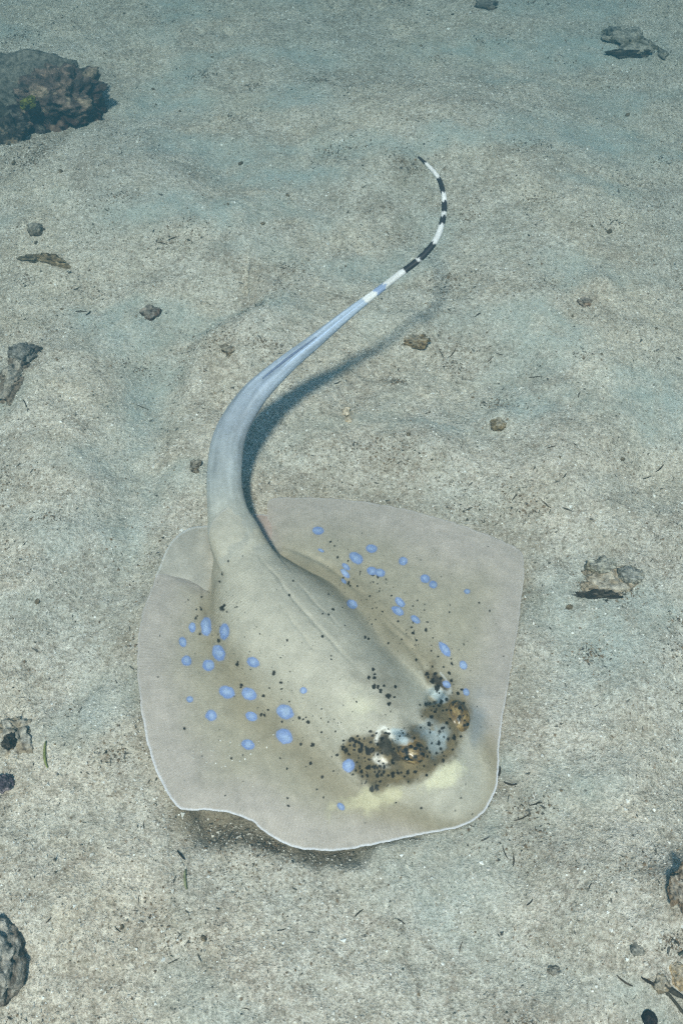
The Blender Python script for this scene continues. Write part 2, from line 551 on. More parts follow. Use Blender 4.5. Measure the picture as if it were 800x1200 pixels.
def disc_top(x, y, rad):
    b = disc_base(x, y)
    edge = 0.0026
    wing = b + edge + 0.016 * (1 - rad ** 1.7)
    h, q, s, side = hump(x, y)
    tt = tail_top(x, y)
    on_tail = tt > 0
    kk_t = .010
    dt = np.clip(.5 + .5 * (h - tt) / kk_t, 0, 1)
    hs = tt * (1 - dt) + h * dt + kk_t * dt * (1 - dt) * sstep(625, 665, proj(np.stack([x, y, np.full_like(x, .045)], -1))[1])
    h = np.where(on_tail, np.maximum(hs, tt), h)
    q = np.where(on_tail, np.minimum(q, .8), q)
    k = 0.006
    dlt = np.clip(0.5 + 0.5 * (h - wing) / k, 0, 1)
    fade = np.maximum(sstep(0.0, 0.08, 1 - rad), np.clip(blob(x, y, 275, 628, .075) * 2.2 - .35, 0, 1))
    u = wing * (1 - dlt) + h * dlt + k * dlt * (1 - dlt) * np.clip(h / 0.02, 0, 1)
    z = np.where(h > 0, wing * (1 - fade) + u * fade, wing)
    # folds: shallow creases along the flanks, orbits, spiracles
    def at(px, py, r, rz=.045, ry=None, ang=0):
        c = unproj(px, py, rz)
        dx, dy = x - c[0], y - c[1]; ca, sa_ = math.cos(ang), math.sin(ang); ry = ry or r
        return ((dx * ca + dy * sa_) / r) ** 2 + ((-dx * sa_ + dy * ca) / ry) ** 2
    z = z + .012 * np.exp(-at(482, 880, .017, .045) ** 1.3) + .016 * np.exp(-at(532, 838, .021, .04) ** 1.3)
    z = z + .004 * np.exp(-at(505, 858, .022, .045))
    x_, y_ = x, y
    x = x_ + .0022 * vnoise2(x_ / .009, y_ / .009, 71); y = y_ + .0022 * vnoise2(x_ / .009, y_ / .009, 72)
    z = z - .012 * np.exp(-at(453, 873, .0078, .045, .0125, math.radians(-18)) ** 1.6)
    z = z - .005 * np.exp(-at(464, 886, .008, .045, .005, math.radians(-20)) ** 1.5)
    z = z + .005 * np.exp(-at(466, 866, .012, .045, .005, math.radians(-35)) ** 1.5)
    x, y = x_, y_
    z = z - .008 * np.exp(-at(514, 801, .0055, .045, .013, math.radians(-40)) ** 2)
    for line, dep, wd in CREASES:
        dl = poly_dist(x + .0012 * vnoise2(x / .02, y / .02, 61), y + .0012 * vnoise2(x / .02, y / .02, 62), line, False)
        (ax_, ay_), (bx_, by_) = line[0], line[-1]
        tq = ((x - ax_) * (bx_ - ax_) + (y - ay_) * (by_ - ay_)) / ((bx_ - ax_) ** 2 + (by_ - ay_) ** 2)
        z = z - dep * np.exp(-(dl / wd) ** 2) * sstep(-.02, .3, tq) * sstep(1.02, .7, tq)
    z = z + 0.0012 * vnoise2(x / .035, y / .035, 31) * fade + 0.0005 * vnoise2(x / .012, y / .012, 32) * fade
    return z, q, s, side


def crease(pts, dep, wd, z=.045):
    c_ = catmull([tuple(unproj(a, b, z)[:2]) for a, b in pts], 18)
    return [tuple(p) for p in c_], dep * 1.0, wd


CREASES = [
    crease([(292, 632), (325, 672), (350, 705), (390, 750), (432, 790)], .0009, .0018, .055),
    crease([(340, 668), (368, 698), (400, 728), (408, 735)], .0006, .0016, .055),
    crease([(330, 708), (350, 735), (368, 757), (388, 757)], .0006, .0016, .055),
    crease([(440, 712), (480, 752), (508, 790)], .0012, .003, .03),
    crease([(448, 712), (490, 748)], .0010, .0016, .03),
    crease([(315, 630), (345, 638), (375, 652), (402, 672), (440, 708)], .0016, .0030, .022),
    crease([(244, 650), (239, 690), (243, 722), (258, 752)], .0016, .0030, .015),
    crease([(388, 832), (412, 862), (424, 884)], .0008, .0022, .04),
    crease([(342, 822), (372, 858), (398, 884)], .0005, .0018, .03),
    crease([(350, 815), (385, 855), (405, 880)], .0006, .0018, .03),
    crease([(330, 800), (352, 830), (380, 866)], .0004, .0016, .03),
    crease([(362, 812), (392, 850), (412, 876)], .0005, .0016, .035),
]

NR, NA = 300, 1200
rr = np.linspace(0, 1, NR + 1)[1:] ** 0.92
X = cen_w[0] + rr[:, None] * (edge_w[None, :, 0] - cen_w[0])
Y = cen_w[1] + rr[:, None] * (edge_w[None, :, 1] - cen_w[1])
# soft scallops along the margin
RAD = np.repeat(rr[:, None], NA, 1)
topz, q, s, side = disc_top(X.ravel(), Y.ravel(), RAD.ravel())
Vtop = np.stack([X.ravel(), Y.ravel(), topz], -1)
cz = disc_top(np.array([cen_w[0]]), np.array([cen_w[1]]), np.array([0.0]))[0]
rb = np.array([1.0, 0.985, 0.9, 0.75, 0.5, 0.25])
Xb = cen_w[0] + rb[:, None] * (edge_w[None, :, 0] - cen_w[0])
Yb = cen_w[1] + rb[:, None] * (edge_w[None, :, 1] - cen_w[1])
botz = disc_base(Xb.ravel(), Yb.ravel())
Vbot = np.stack([Xb.ravel(), Yb.ravel(), botz], -1)
V = np.vstack([Vtop, Vbot, [[cen_w[0], cen_w[1], cz[0]]], [[cen_w[0], cen_w[1], disc_base(np.array([cen_w[0]]), np.array([cen_w[1]]))[0]]]])
nT = NR * NA; nB = len(rb) * NA
kk = np.arange(NA); k2 = (kk + 1) % NA


def ringq(base, r0, r1, flip=False):
    a, b, c, d = base + r0 * NA + kk, base + r1 * NA + kk, base + r1 * NA + k2, base + r0 * NA + k2
    return np.stack([a, d, c, b] if flip else [a, b, c, d], -1)


# the outline runs clockwise or not: orient by its signed area
area = np.sum(edge_w[:, 0] * np.roll(edge_w[:, 1], -1) - np.roll(edge_w[:, 0], -1) * edge_w[:, 1])
fl = area < 0
Q = [ringq(0, r, r + 1, fl) for r in range(NR - 1)]
Q += [ringq(nT, r, r + 1, fl) for r in range(len(rb) - 1)]
a, b, c, d = (NR - 1) * NA + kk, nT + kk, nT + k2, (NR - 1) * NA + k2
Q.append(np.stack([a, d, c, b] if fl else [a, b, c, d], -1))
T1 = np.stack([np.full(NA, nT + nB), k2 if fl else kk, kk if fl else k2], -1)
T2 = np.stack([np.full(NA, nT + nB + 1), nT + (len(rb) - 1) * NA + kk, nT + (len(rb) - 1) * NA + k2], -1)

tang = np.gradient(tl[:, :3], axis=0); tang /= np.linalg.norm(tang, axis=1)[:, None]
sidev = np.cross(tang, [0, 0, 1]); sidev /= np.linalg.norm(sidev, axis=1)[:, None]
upv = np.cross(sidev, tang)
ang = np.linspace(0, 2 * math.pi, NTS, endpoint=False)
ca = np.sign(np.cos(ang)) * np.abs(np.cos(ang)) ** 0.9; sn = np.sin(ang)
TV = tl[:, None, :3] + sidev[:, None, :] * (tl[:, 3][:, None] * ca[None, :])[..., None] + upv[:, None, :] * (hv[:, None] * sn[None, :])[..., None]
# dorsal groove of the middle tail, where the spine lies
gz = np.exp(-((ss - .50) / .13) ** 2)
TV[..., 2] -= (gz[:, None] * 0.0016 * np.exp(-((ang - math.pi / 2) / .28) ** 2)[None, :])
TVf = TV.reshape(-1, 3)
o = len(V)
ti = np.arange(len(tl) - 1)[:, None] * NTS; tk = np.arange(NTS)[None, :]; tk2 = (tk + 1) % NTS
TQ = np.stack([o + ti + tk, o + ti + tk2, o + ti + NTS + tk2, o + ti + NTS + tk], -1).reshape(-1, 4)
tipc = o + len(TVf)
TT = np.stack([np.full(NTS, tipc), o + (len(tl) - 1) * NTS + (np.arange(NTS) + 1) % NTS, o + (len(tl) - 1) * NTS + np.arange(NTS)], -1)[:, ::-1]
Vall = np.vstack([V, TVf, tl[-1:, :3]])

# ---- pigment of the skin (true colours, placed where the photograph shows them)
BLUE = [(372.6, 621.7, 7, 5, 10), (376, 645, 4, 1.8, 25), (225.4, 735.5, 4.2, 6, 0), (241.6, 734.5, 6.5, 11, 0), (263, 740, 6, 10, 0), (214.3, 752.4, 4.4, 6, -10),
        (256.3, 765.4, 7.5, 10, -20), (218.6, 774.5, 6, 6.3, 0), (244, 779.4, 7, 7.6, -20), (296.2, 776, 8, 6, 25), (266, 811, 10, 7.5, 15), (292, 813.5, 10, 7.5, 30),
        (355.7, 809, 4.5, 4, 20), (222.5, 819.4, 4, 3.8, 0), (247.5, 838.5, 7.2, 6.5, 0), (294.6, 839.5, 7.6, 5.8, 20), (334, 834, 10.5, 8, 32), (333.3, 863, 10.5, 8.5, 38),
        (290.7, 872.6, 8, 6, 15), (408, 897, 7.5, 8, 20), (399.3, 945, 5.5, 3.6, 45), (435.2, 642.9, 7, 5.2, 5), (416.7, 653.6, 9, 6.2, 35), (405, 664, 6, 3, 40),
        (404.4, 672, 7, 3.2, 48), (402.7, 681, 4, 2, 45), (436, 669, 6.5, 5, 15), (445, 671, 6.5, 4.6, 15), (472.3, 657.5, 5.2, 5, 0), (497.6, 678, 6.2, 5.4, 20),
        (507, 685, 5, 4.6, 20), (546.7, 693, 3.6, 2.8, 0), (412.5, 708, 6.5, 5, 35), (468.4, 705.6, 7.5, 4.4, 45), (466, 716, 8, 4.6, 35), (486.6, 725.8, 6.2, 3.8, 40),
        (521, 761, 10.5, 5, 55), (542.5, 779.4, 5.8, 4.4, 60), (523, 802, 5.5, 4, 40), (545.8, 811, 3.4, 4.4, -20)]
MASK = [(399, 872), (404, 900), (417, 915), (436, 927), (459, 924), (489, 914), (516, 901), (534, 886), (543, 864), (546, 840), (541, 824), (530, 816), (516, 819),
        (497, 826), (494, 840), (501, 850), (486, 852), (462, 853), (436, 856), (411, 865)]
MASK2 = [(494, 782), (506, 780), (530, 802), (534, 814), (518, 812), (504, 802)]


def ell(u, v, e):
    cx, cy, rx, ry, a = e
    a = math.radians(a); dx, dy = u - cx, v - cy
    return np.hypot((dx * math.cos(a) + dy * math.sin(a)) / rx, (-dx * math.sin(a) + dy * math.cos(a)) / ry)


def lerp(a, b, t):
    return a * (1 - t[:, None]) + np.asarray(b) * t[:, None]


r2 = np.random.default_rng(3)
BLACK = []      # x, y, radius px
for e in [(437, 784.5, 2), (438.6, 794, 2.4), (432, 794, 2.6), (439, 790, 1.8), (438, 804.6, 2.4), (445.5, 809.5, 2.2), (450, 803.5, 1.8), (463, 804.5, 2.4), (454.5, 815.5, 4), (462, 816.6, 1.7),
          (455.5, 825, 2.2), (443, 805, 1.8), (457.5, 833.5, 1.4), (451.5, 837.5, 1), (403, 868, 1.9), (412, 865.5, 2.4), (417, 869, 2.2), (415, 874.5, 2.4), (404.5, 879, 3.2),
          (434, 857, 2.2), (437, 862, 2.4), (434, 870, 2.2), (422, 879, 3.2), (431, 881, 4), (424, 873, 2.2), (436, 878, 3), (418, 893.5, 1.8), (423, 904, 3), (430, 901, 2), (435, 925, 3),
          (441, 923, 2.8), (460, 907, 3.5), (466, 906, 3), (455, 909, 2.4), (470, 905, 2), (447, 908, 2.4), (442, 909, 2.2), (478, 905, 2.4), (486, 904.5, 2.4), (445, 898, 2.6),
          (432, 890, 2), (444, 904, 2.2), (450, 899, 2), (439, 899, 3), (430, 909, 1.8), (494, 880, 2), (516, 877.5, 2.4), (519, 891, 2.6), (532, 865, 2.4), (524.5, 866, 2), (518, 853.5, 2),
          (505, 840, 2.6), (509.5, 834, 2.4), (492, 826, 1.4), (499, 825.5, 2.4), (503, 825, 2), (509, 823.5, 2), (514, 827, 2), (529, 831, 3), (534, 825.5, 2), (538, 828, 2.2), (543, 839, 2.4),
          (537, 847, 2.6), (527, 842, 1.6), (540, 863, 2), (506, 870.5, 1.6), (500, 789.5, 3), (507, 798, 3), (512, 806, 3.6), (510, 789, 2.4), (516, 795, 2.2), (506.5, 781, 1.6), (513, 769.5, 1.2),
          (526, 789, 2), (528.5, 797.5, 2), (536.5, 812.5, 2), (541, 808, 2.4), (519.5, 781.5, 1.4), (530, 779, 1.4), (505, 762.5, 1.4), (337, 750, 1.8), (321, 788.5, 2.6), (329, 800, 2), (390, 714, 2.2),
          (378, 719, 1.3), (428, 746.5, 1.8), (378, 745.5, 1.8), (260, 713, 3), (263, 709, 2), (257.5, 681.7, 1.6), (230, 714, 1.4), (234.5, 743, 1.6), (229.5, 724, 1.6), (256, 750.5, 2), (278.5, 778, 2.6),
          (283, 803, 2.2), (282.5, 805, 1.6), (309, 815, 2.2), (306, 837.5, 2.4), (310, 838, 2), (350.5, 841, 2), (361, 846, 2.6), (355, 843, 1.6), (366, 873, 2.6), (376.5, 858, 1.6), (352.7, 872, 1.4),
          (364, 894.5, 1.8), (377.5, 910, 2.4), (371.5, 925, 1.6), (337, 935, 1.5), (264, 932, 1.4), (216.5, 853.5, 1.5), (271, 889, 1.4), (395, 885, 1.8), (387, 635, 1.8), (437, 674, 2), (408.5, 684, 1.6),
          (418.5, 686.5, 1.4), (452, 679, 1), (433, 698.5, 1.2), (448, 716.5, 1.4), (466, 728, 1.6), (482, 735, 1.6), (484, 741.6, 1.8), (498.5, 738.5, 2), (483.5, 727, 1), (501, 729, 1.2), (561, 706, 1.3),
          (526, 717, 1.2), (497, 715, 1), (489, 703.5, 1.1), (527, 709, 1), (392, 640, 1.2), (424, 625, .9), (413, 626.5, 1), (540, 935, 1.2), (553, 954, 1), (533, 950, 1), (563, 852, .9), (590, 769, 1.2)]:
    BLACK.append(e)
while len(BLACK) < 330:     # freckles inside the mask
    x, y = r2.uniform(397, 548), r2.uniform(815, 930)
    if in_poly(np.array([x]), np.array([y]), MASK)[0] and (x < 450 or r2.random() < .45):
        BLACK.append((x, y, r2.choice([.9, 1.3, 1.8, 2.3], p=[.4, .3, .2, .1])))
for _ in range(420):        # fine freckles along both flanks
    t = r2.random(); k = r2.random()
    if k < .42: x, y = 238 + 190 * t + r2.normal(0, 20), 690 + 210 * t + r2.normal(0, 30)
    elif k < .8: x, y = 390 + 160 * t + r2.normal(0, 18), 655 + 150 * t + r2.normal(0, 22)
    else: x, y = r2.uniform(180, 590), r2.uniform(620, 960)
    BLACK.append((x, y, r2.choice([.55, .8, 1.1, 1.5], p=[.5, .28, .15, .07])))

SHADE_C = dict(core=lin(172, 172, 152), wing=lin(164, 157, 141), rim=lin(172, 166, 160))


def skin_pigment(P, rad, q, s, side, u, v):
    n1 = fbm3(P, 22, 4, 51); n2 = fbm3(P, 90, 3, 61); n3 = fbm3(P, 300, 2, 71); n4 = fbm3(P, 620, 2, 75)
    c = np.tile(lin(166, 159, 142), (len(P), 1))
    c = lerp(c, lin(176, 172, 159), sstep(1.15, .55, q + .15 * n1))
    c = lerp(c, lin(174, 166, 158), sstep(.62, .93, rad + .06 * n1) * sstep(.9, 1.2, q))
    c = lerp(c, lin(176, 172, 160), sstep(1.25, .9, q) * sstep(.12, .02, s))
    # olive bands along both flanks
    band = np.exp(-((q - 1.05 - .1 * n1) / .28) ** 2) * sstep(.05, .25, s)
    c = lerp(c, lin(142, 132, 110), .8 * band)
    c = lerp(c, lin(190, 180, 172), .5 * np.exp(-(ell(u, v, (520, 640, 70, 40, 25))) ** 2))
    # face: pale patches before the eyes, bluish skin between them
    w = np.exp(-(ell(u, v, (521, 908, 26, 13, -28)) + .45 * n2 + .3 * n3) ** 4)
    c = lerp(c, lin(222, 219, 190), .85 * np.clip(w, 0, 1))
    w = np.exp(-(ell(u, v, (438, 938, 38, 14, -12)) + .5 * n2 + .25 * n3) ** 4)
    c = lerp(c, lin(208, 202, 168), .7 * np.clip(w, 0, 1))
    w = np.exp(-(ell(u, v, (424, 828, 26, 22, 40)) + .5 * n2) ** 2)
    c = lerp(c, lin(206, 203, 178), .6 * np.clip(w, 0, 1) * np.clip(.6 + n2, 0, 1))
    w = np.exp(-(ell(u, v, (490, 806, 36, 26, 35)) + .3 * n2) ** 4)
    c = lerp(c, lin(196, 192, 176), .6 * np.clip(w, 0, 1))
    w = np.exp(-(ell(u, v, (453, 806, 22, 28, -40)) + .4 * n2) ** 2)
    c = lerp(c, lin(128, 120, 104), .55 * np.clip(w, 0, 1))
    w = np.exp(-(ell(u, v, (557, 850, 12, 34, 8)) + .3 * n2) ** 2)
    c = lerp(c, lin(150, 160, 170), .55 * np.clip(w, 0, 1))
    # dark mask over the eyes
    uu = u + 5 * n2; vv = v + 5 * fbm3(P, 95, 3, 66)
    for M, soft, cc in ((MASK, 9, lin(102, 88, 60)), (MASK2, 6, lin(104, 92, 70))):
        ins = in_poly(uu, vv, M); d = poly_dist(uu, vv, M) * np.where(ins, 1, -1)
        t = sstep(-soft * .6, soft * .7, d)
        tone = np.array(cc)[None, :] * (1 + .35 * n2 + .25 * n3)[:, None]
        c = c * (1 - .9 * t[:, None]) + tone * .9 * t[:, None]
    for e, cc, k in (((535, 832, 12, 17, -15), lin(156, 124, 70), .7), ((482, 877, 13, 11, 20), lin(146, 114, 66), .75)):
        w = np.exp(-(ell(u, v, e) + .4 * n2) ** 4); c = lerp(c, cc, k * np.clip(w, 0, 1))
    for e, k in (((468, 864, 12, 7, 35), .85), ((509, 868, 10, 13, -30), .55), ((512, 815, 14, 7, 20), .8), ((500, 852, 10, 9, 0), .35), ((519, 855, 10, 8, 0), .3)):
        w = np.exp(-(ell(u, v, e) + .6 * n2 + .2 * n3) ** 4); c = lerp(c, lin(176, 192, 200), k * np.clip(w, 0, 1))
    # spiracles: white lips, dark inside
    e1 = (452, 873, 9, 15.5, -14)
    de = ell(u, v, e1) + .22 * n2 + .15 * n3
    an = np.arctan2(v - 873, u - 452)
    w = np.exp(-((de - 1.15) / .20) ** 2) * np.clip(np.cos(an + 1.75) * 1.5, 0, 1); c = lerp(c, lin(226, 226, 220), np.clip(w, 0, 1))
    w = np.exp(-(ell(u, v, (446, 891, 10, 6, 30)) + .35 * n2 + .2 * n3) ** 4); c = lerp(c, lin(236, 234, 226), np.clip(w, 0, 1))
    c = lerp(c, lin(60, 56, 50), .9 * sstep(1.12, .75, de))
    c = lerp(c, lin(58, 50, 42), .8 * sstep(1.15, .7, ell(u, v, (465, 886, 9, 5.5, 20)) + .3 * n2))
    c = lerp(c, lin(50, 44, 40), .8 * sstep(1.1, .7, ell(u, v, (514, 800, 4.5, 13, -38))))
    w = np.exp(-((ell(u, v, (516, 798, 5, 14, -38)) - 1.2) / .25) ** 2) * (u > 515); c = lerp(c, lin(205, 205, 200), .7 * w)
    # black freckles
    blk = lin(30, 24, 20)
    for i, e in enumerate(BLACK):
        m = (np.abs(u - e[0]) < 8) & (np.abs(v - e[1]) < 8)
        idx = np.nonzero(m)[0]
        if len(idx) == 0: continue
        R = e[2] * .88
        d = np.hypot(u[idx] - e[0], (v[idx] - e[1]) * (1.0 + .25 * math.sin(i))) / R + .45 * n4[idx] + .1 * n3[idx]
        c[idx] = lerp(c[idx], blk, (.96 if e[2] > 1 else .75) * sstep(1.25, .8, d))
    # blue spots
    edge_n = .08 * n2 + .08 * n3 + .03 * n4
    for e in BLUE:
        m = (np.abs(u - e[0]) < 16) & (np.abs(v - e[1]) < 16)
        idx = np.nonzero(m)[0]
        if len(idx) == 0: continue
        d = ell(u[idx], v[idx], e) * 1.06 + edge_n[idx]
        core = lerp(np.tile(lin(116, 138, 188), (len(idx), 1)), lin(156, 176, 210), sstep(1.0, .1, d + .3 * n3[idx]))
        c[idx] = lerp(c[idx], lin(130, 130, 132), .3 * sstep(1.5, 1.0, d))
        t = .96 * sstep(1.10, .90, d)[:, None]
        c[idx] = c[idx] * (1 - t) + core * t
    # pale margin
    c = lerp(c, lin(205, 206, 212), .85 * sstep(.984, .998, rad) * sstep(780, 900, v) + .2 * sstep(.986, .998, rad))
    c = c * (1 + .05 * n1 + .06 * n2 + .05 * n3)[:, None]
    return c * np.array([1.02, .975, .93]) * 1.04


u, v = proj(Vtop)
Ctop = np.zeros_like(Vtop)
Ctop[:] = skin_pigment(Vtop, RAD.ravel(), q, s, side, u, v)
Cbot = np.tile(lin(210, 205, 196), (nB, 1))
Cc = Ctop[:1]
# tail pigment by distance along the tail; bands read off the photograph
tpx, tpy = proj(tl[:, :3])
ct = np.zeros((len(tl), 3))
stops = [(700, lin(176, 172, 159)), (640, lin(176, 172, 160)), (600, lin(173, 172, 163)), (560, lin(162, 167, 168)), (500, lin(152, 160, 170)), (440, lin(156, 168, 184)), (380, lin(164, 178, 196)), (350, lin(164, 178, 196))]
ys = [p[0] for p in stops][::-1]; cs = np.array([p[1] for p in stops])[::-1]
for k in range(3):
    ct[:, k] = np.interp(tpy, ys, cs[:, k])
sg = np.arange(len(tl))
def near(px, py):
    return int(np.argmin((tpx - px) ** 2 + (tpy - py) ** 2))
white, black = lin(214, 216, 216), lin(44, 42, 46)
BANDS = [((428, 353), (440, 343), 'w'), ((440, 343), (452, 335), 'g'), ((452, 335), (474, 317), 'w'), ((474, 317), (488, 305), 'b'), ((488, 305), (491, 302.5), 'w'), ((491, 302.5), (508, 285), 'b'),
         ((508, 285), (518, 263), 'w'), ((518, 263), (519.5, 252), 'b'), ((519.5, 252), (519.7, 249.5), 'w'), ((519.7, 249.5), (519.5, 237), 'b'), ((519.5, 237), (518, 226), 'w'), ((518, 226), (513, 209), 'b'),
         ((513, 209), (498, 192), 'w'), ((498, 192), (488, 182), 'b')]
for a_, b_, k_ in BANDS:
    i0, i1 = near(*a_), near(*b_)
    if b_ == (488, 182): i1 = len(tl)
    ct[i0:i1] = {'w': white, 'b': black, 'g': lin(140, 158, 190)}[k_]
jb = vnoise2(np.arange(len(tl))[:, None] / 5.0 + 0 * ang[None, :], np.cos(ang)[None, :] * 1.3 + np.zeros((len(tl), 1)), 85)
ib = np.clip(np.round(np.arange(len(tl))[:, None] + 2.2 * jb), 0, len(tl) - 1).astype(int)
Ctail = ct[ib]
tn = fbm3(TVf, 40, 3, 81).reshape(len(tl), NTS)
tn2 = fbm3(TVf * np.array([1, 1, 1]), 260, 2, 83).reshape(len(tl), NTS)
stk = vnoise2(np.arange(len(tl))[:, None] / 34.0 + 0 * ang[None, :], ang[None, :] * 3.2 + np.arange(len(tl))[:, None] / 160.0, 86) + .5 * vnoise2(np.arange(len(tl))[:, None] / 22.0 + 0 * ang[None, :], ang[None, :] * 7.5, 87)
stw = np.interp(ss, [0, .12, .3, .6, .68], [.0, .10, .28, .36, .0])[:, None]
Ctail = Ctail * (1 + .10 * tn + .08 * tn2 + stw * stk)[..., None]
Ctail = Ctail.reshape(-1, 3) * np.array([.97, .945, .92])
Call = np.vstack([Ctop, Cbot, Cc, Cbot[:1], Ctail, Ctail[-1:]])
th = np.cumsum(np.r_[0, np.hypot(*np.diff(edge_w, axis=0).T)])
fin = np.tile(th / 0.0030 * 2 * math.pi, NR)
# lines curve back towards the tail, as fin rays do
fin = fin + RAD.ravel() * 22
fs = sstep(.30, .62, RAD.ravel()) * sstep(1.0, 1.25, q) * (0.35 + 0.65 * sstep(.5, .9, RAD.ravel()))
pad = np.zeros(len(Vall) - nT)
base = unproj(330, 760, 0.0)
ray = empty("stingray", tuple(base))
tag(ray, "pale stingray with blue spots, dark freckled eye mask and banded tail, lying on sand", "stingray")
loc = np.array(ray.location)
body = make_obj("body", Vall - loc, [np.vstack(Q + [TQ]), np.vstack([T1, T2, TT])], skin_mat, Call, ray, True,
                {"fin_ray": np.r_[fin, pad], "fin_strength": np.r_[fs, pad]})


def slab(outline_px, zfun, th_top, cpx, name, color, n_r=24, n_a=160, lift=0.0):
    """a thin fin: outline in the picture set down at its own height, with a rounded thickness"""
    e = resample(catmull(outline_px, 400, True), n_a, True)
    ew = unproj(e[:, 0], e[:, 1], 0.012)[:, :2]; cw = unproj(*cpx, 0.012)[:2]
    r = np.linspace(0, 1, n_r + 1)[1:]
    x = (cw[0] + r[:, None] * (ew[None, :, 0] - cw[0])).ravel(); y = (cw[1] + r[:, None] * (ew[None, :, 1] - cw[1])).ravel()
    R = np.repeat(r, n_a)
    zb = zfun(x, y); zt = zb + .0012 + th_top * (1 - R ** 2) + .0006 * vnoise2(x / .01, y / .01, 41)
    top = np.stack([x, y, zt], -1); bot = np.stack([x, y, zb], -1)
    VV = np.vstack([top, bot, [[cw[0], cw[1], zt[0]], [cw[0], cw[1], zb[0]]]])
    k = np.arange(n_a); k2_ = (k + 1) % n_a; N = n_r * n_a
    fq = []
    for i in range(n_r - 1):
        fq.append(np.stack([i * n_a + k, (i + 1) * n_a + k, (i + 1) * n_a + k2_, i * n_a + k2_], -1))
        fq.append(np.stack([N + i * n_a + k, N + i * n_a + k2_, N + (i + 1) * n_a + k2_, N + (i + 1) * n_a + k], -1))
    i = n_r - 1
    fq.append(np.stack([i * n_a + k, N + i * n_a + k, N + i * n_a + k2_, i * n_a + k2_], -1))
    t = [np.stack([np.full(n_a, 2 * N), k, k2_], -1), np.stack([np.full(n_a, 2 * N + 1), N + k2_, N + k], -1)]
    n = fbm3(VV, 80, 3, 44)
    cc = np.tile(color, (len(VV), 1)) * (1 + .12 * n)[:, None]
    cc *= np.array([.97, .92, .88])
    cc[:N] = lerp(cc[:N], lin(228, 226, 222), .8 * sstep(.93, .99, R))
    aa = np.arctan2(VV[:, 1] - cw[1], VV[:, 0] - cw[0]) * 55
    ob = make_obj(name, VV - loc, [np.vstack(fq), np.vstack(t)], skin_mat, cc, ray, True,
                  {"fin_ray": aa, "fin_strength": np.r_[sstep(.3, .8, R), np.zeros(N + 2)] * .8})
    return ob


fin_z = lambda x, y: seabed_low(x, y) + .0035
slab([(183, 680), (187, 662), (194, 645), (204, 631), (218, 620), (234, 615), (252, 617), (262, 640), (258, 675), (246, 700), (215, 697)],
     fin_z, .004, (225, 660), "pelvic_fin", lin(176, 172, 162))
slab([(285, 612), (290, 603), (298, 599), (310, 599), (322, 604), (330, 618), (322, 640), (300, 640), (288, 630)],
     fin_z, .003, (306, 620), "pelvic_fin", lin(182, 164, 154))


def tube(pts, radii, ns=8, flat=1.0):
    P = np.asarray(pts, float); n = len(P)
    t = np.gradient(P, axis=0); t /= np.linalg.norm(t, axis=1)[:, None] + 1e-12
    sd = np.cross(t, [0, 0, 1.0]); sd /= np.linalg.norm(sd, axis=1)[:, None] + 1e-9
    up = np.cross(sd, t)
    a = np.linspace(0, 2 * math.pi, ns, endpoint=False)
    r = np.asarray(radii)[:, None]
    VV = (P[:, None, :] + sd[:, None, :] * (r * np.cos(a))[..., None] + up[:, None, :] * (r * flat * np.sin(a))[..., None]).reshape(-1, 3)
    i = np.arange(n - 1)[:, None] * ns; k = np.arange(ns)[None, :]; k2_ = (k + 1) % ns
    q_ = np.stack([i + k, i + k2_, i + ns + k2_, i + ns + k], -1).reshape(-1, 4)
    VV = np.vstack([VV, P[:1], P[-1:]])
    m = n * ns
    kk_ = np.arange(ns); kk2 = (kk_ + 1) % ns
    t_ = np.vstack([np.stack([np.full(ns, m), kk2, kk_], -1), np.stack([np.full(ns, m + 1), (n - 1) * ns + kk_, (n - 1) * ns + kk2], -1)])
    return VV, [q_, t_]


# the venomous spine lying along the tail, and the fold beside it
i0, i1 = near(312, 450), near(372, 397)
seg = np.linspace(i0, i1, 24).astype(int)
pts = tl[seg, :3] + upv[seg] * (hv[seg] * .86)[:, None] - sidev[seg] * (tl[seg, 3] * np.linspace(.1, -.05, 24))[:, None]
V_, F_ = tube(pts, .0011 * np.sin(np.linspace(.5, 3.0, 24)) + .0002, 8, .7)
make_obj("tail_spine", V_ - loc, F_, skin_mat, np.tile(lin(104, 116, 142), (len(V_), 1)), ray, True, {"fin_ray": np.zeros(len(V_)), "fin_strength": np.zeros(len(V_))})
i0, i1 = near(318, 444), near(430, 351)
seg = np.linspace(i0, i1, 40).astype(int)
pts = tl[seg, :3] + upv[seg] * (hv[seg] * .80)[:, None] + sidev[seg] * (tl[seg, 3] * .45)[:, None]
V_, F_ = tube(pts, .0009 * np.sin(np.linspace(.3, 3.0, 40)) + .0002, 8, .9)
make_obj("skin_fold", V_ - loc, F_, skin_mat, np.tile(lin(186, 202, 226), (len(V_), 1)), ray, True, {"fin_ray": np.zeros(len(V_)), "fin_strength": np.zeros(len(V_))})

# eyes: gold-flecked domes with a dark slit pupil
eye_mat = pigment_material("ray_eye", 0.28, 0.5, (0.85, 1.15), 700, (900, 0.15, 0.0003)).m


def ico(sub):
    import bmesh
    bm = bmesh.new(); bmesh.ops.create_icosphere(bm, subdivisions=sub, radius=1.0)
    v_ = np.array([vv.co[:] for vv in bm.verts]); f_ = np.array([[w_.index for w_ in ff.verts] for ff in bm.faces]); bm.free()
    return v_, f_


IV4, IF4 = ico(4)
IV5, IF5 = ico(5)
IV2, IF2 = ico(2)
IV6, IF6 = ico(6)


def top_z(P):
    d = np.hypot(Vtop[:, 0] - P[0], Vtop[:, 1] - P[1])
    return Vtop[np.argmin(d), 2]


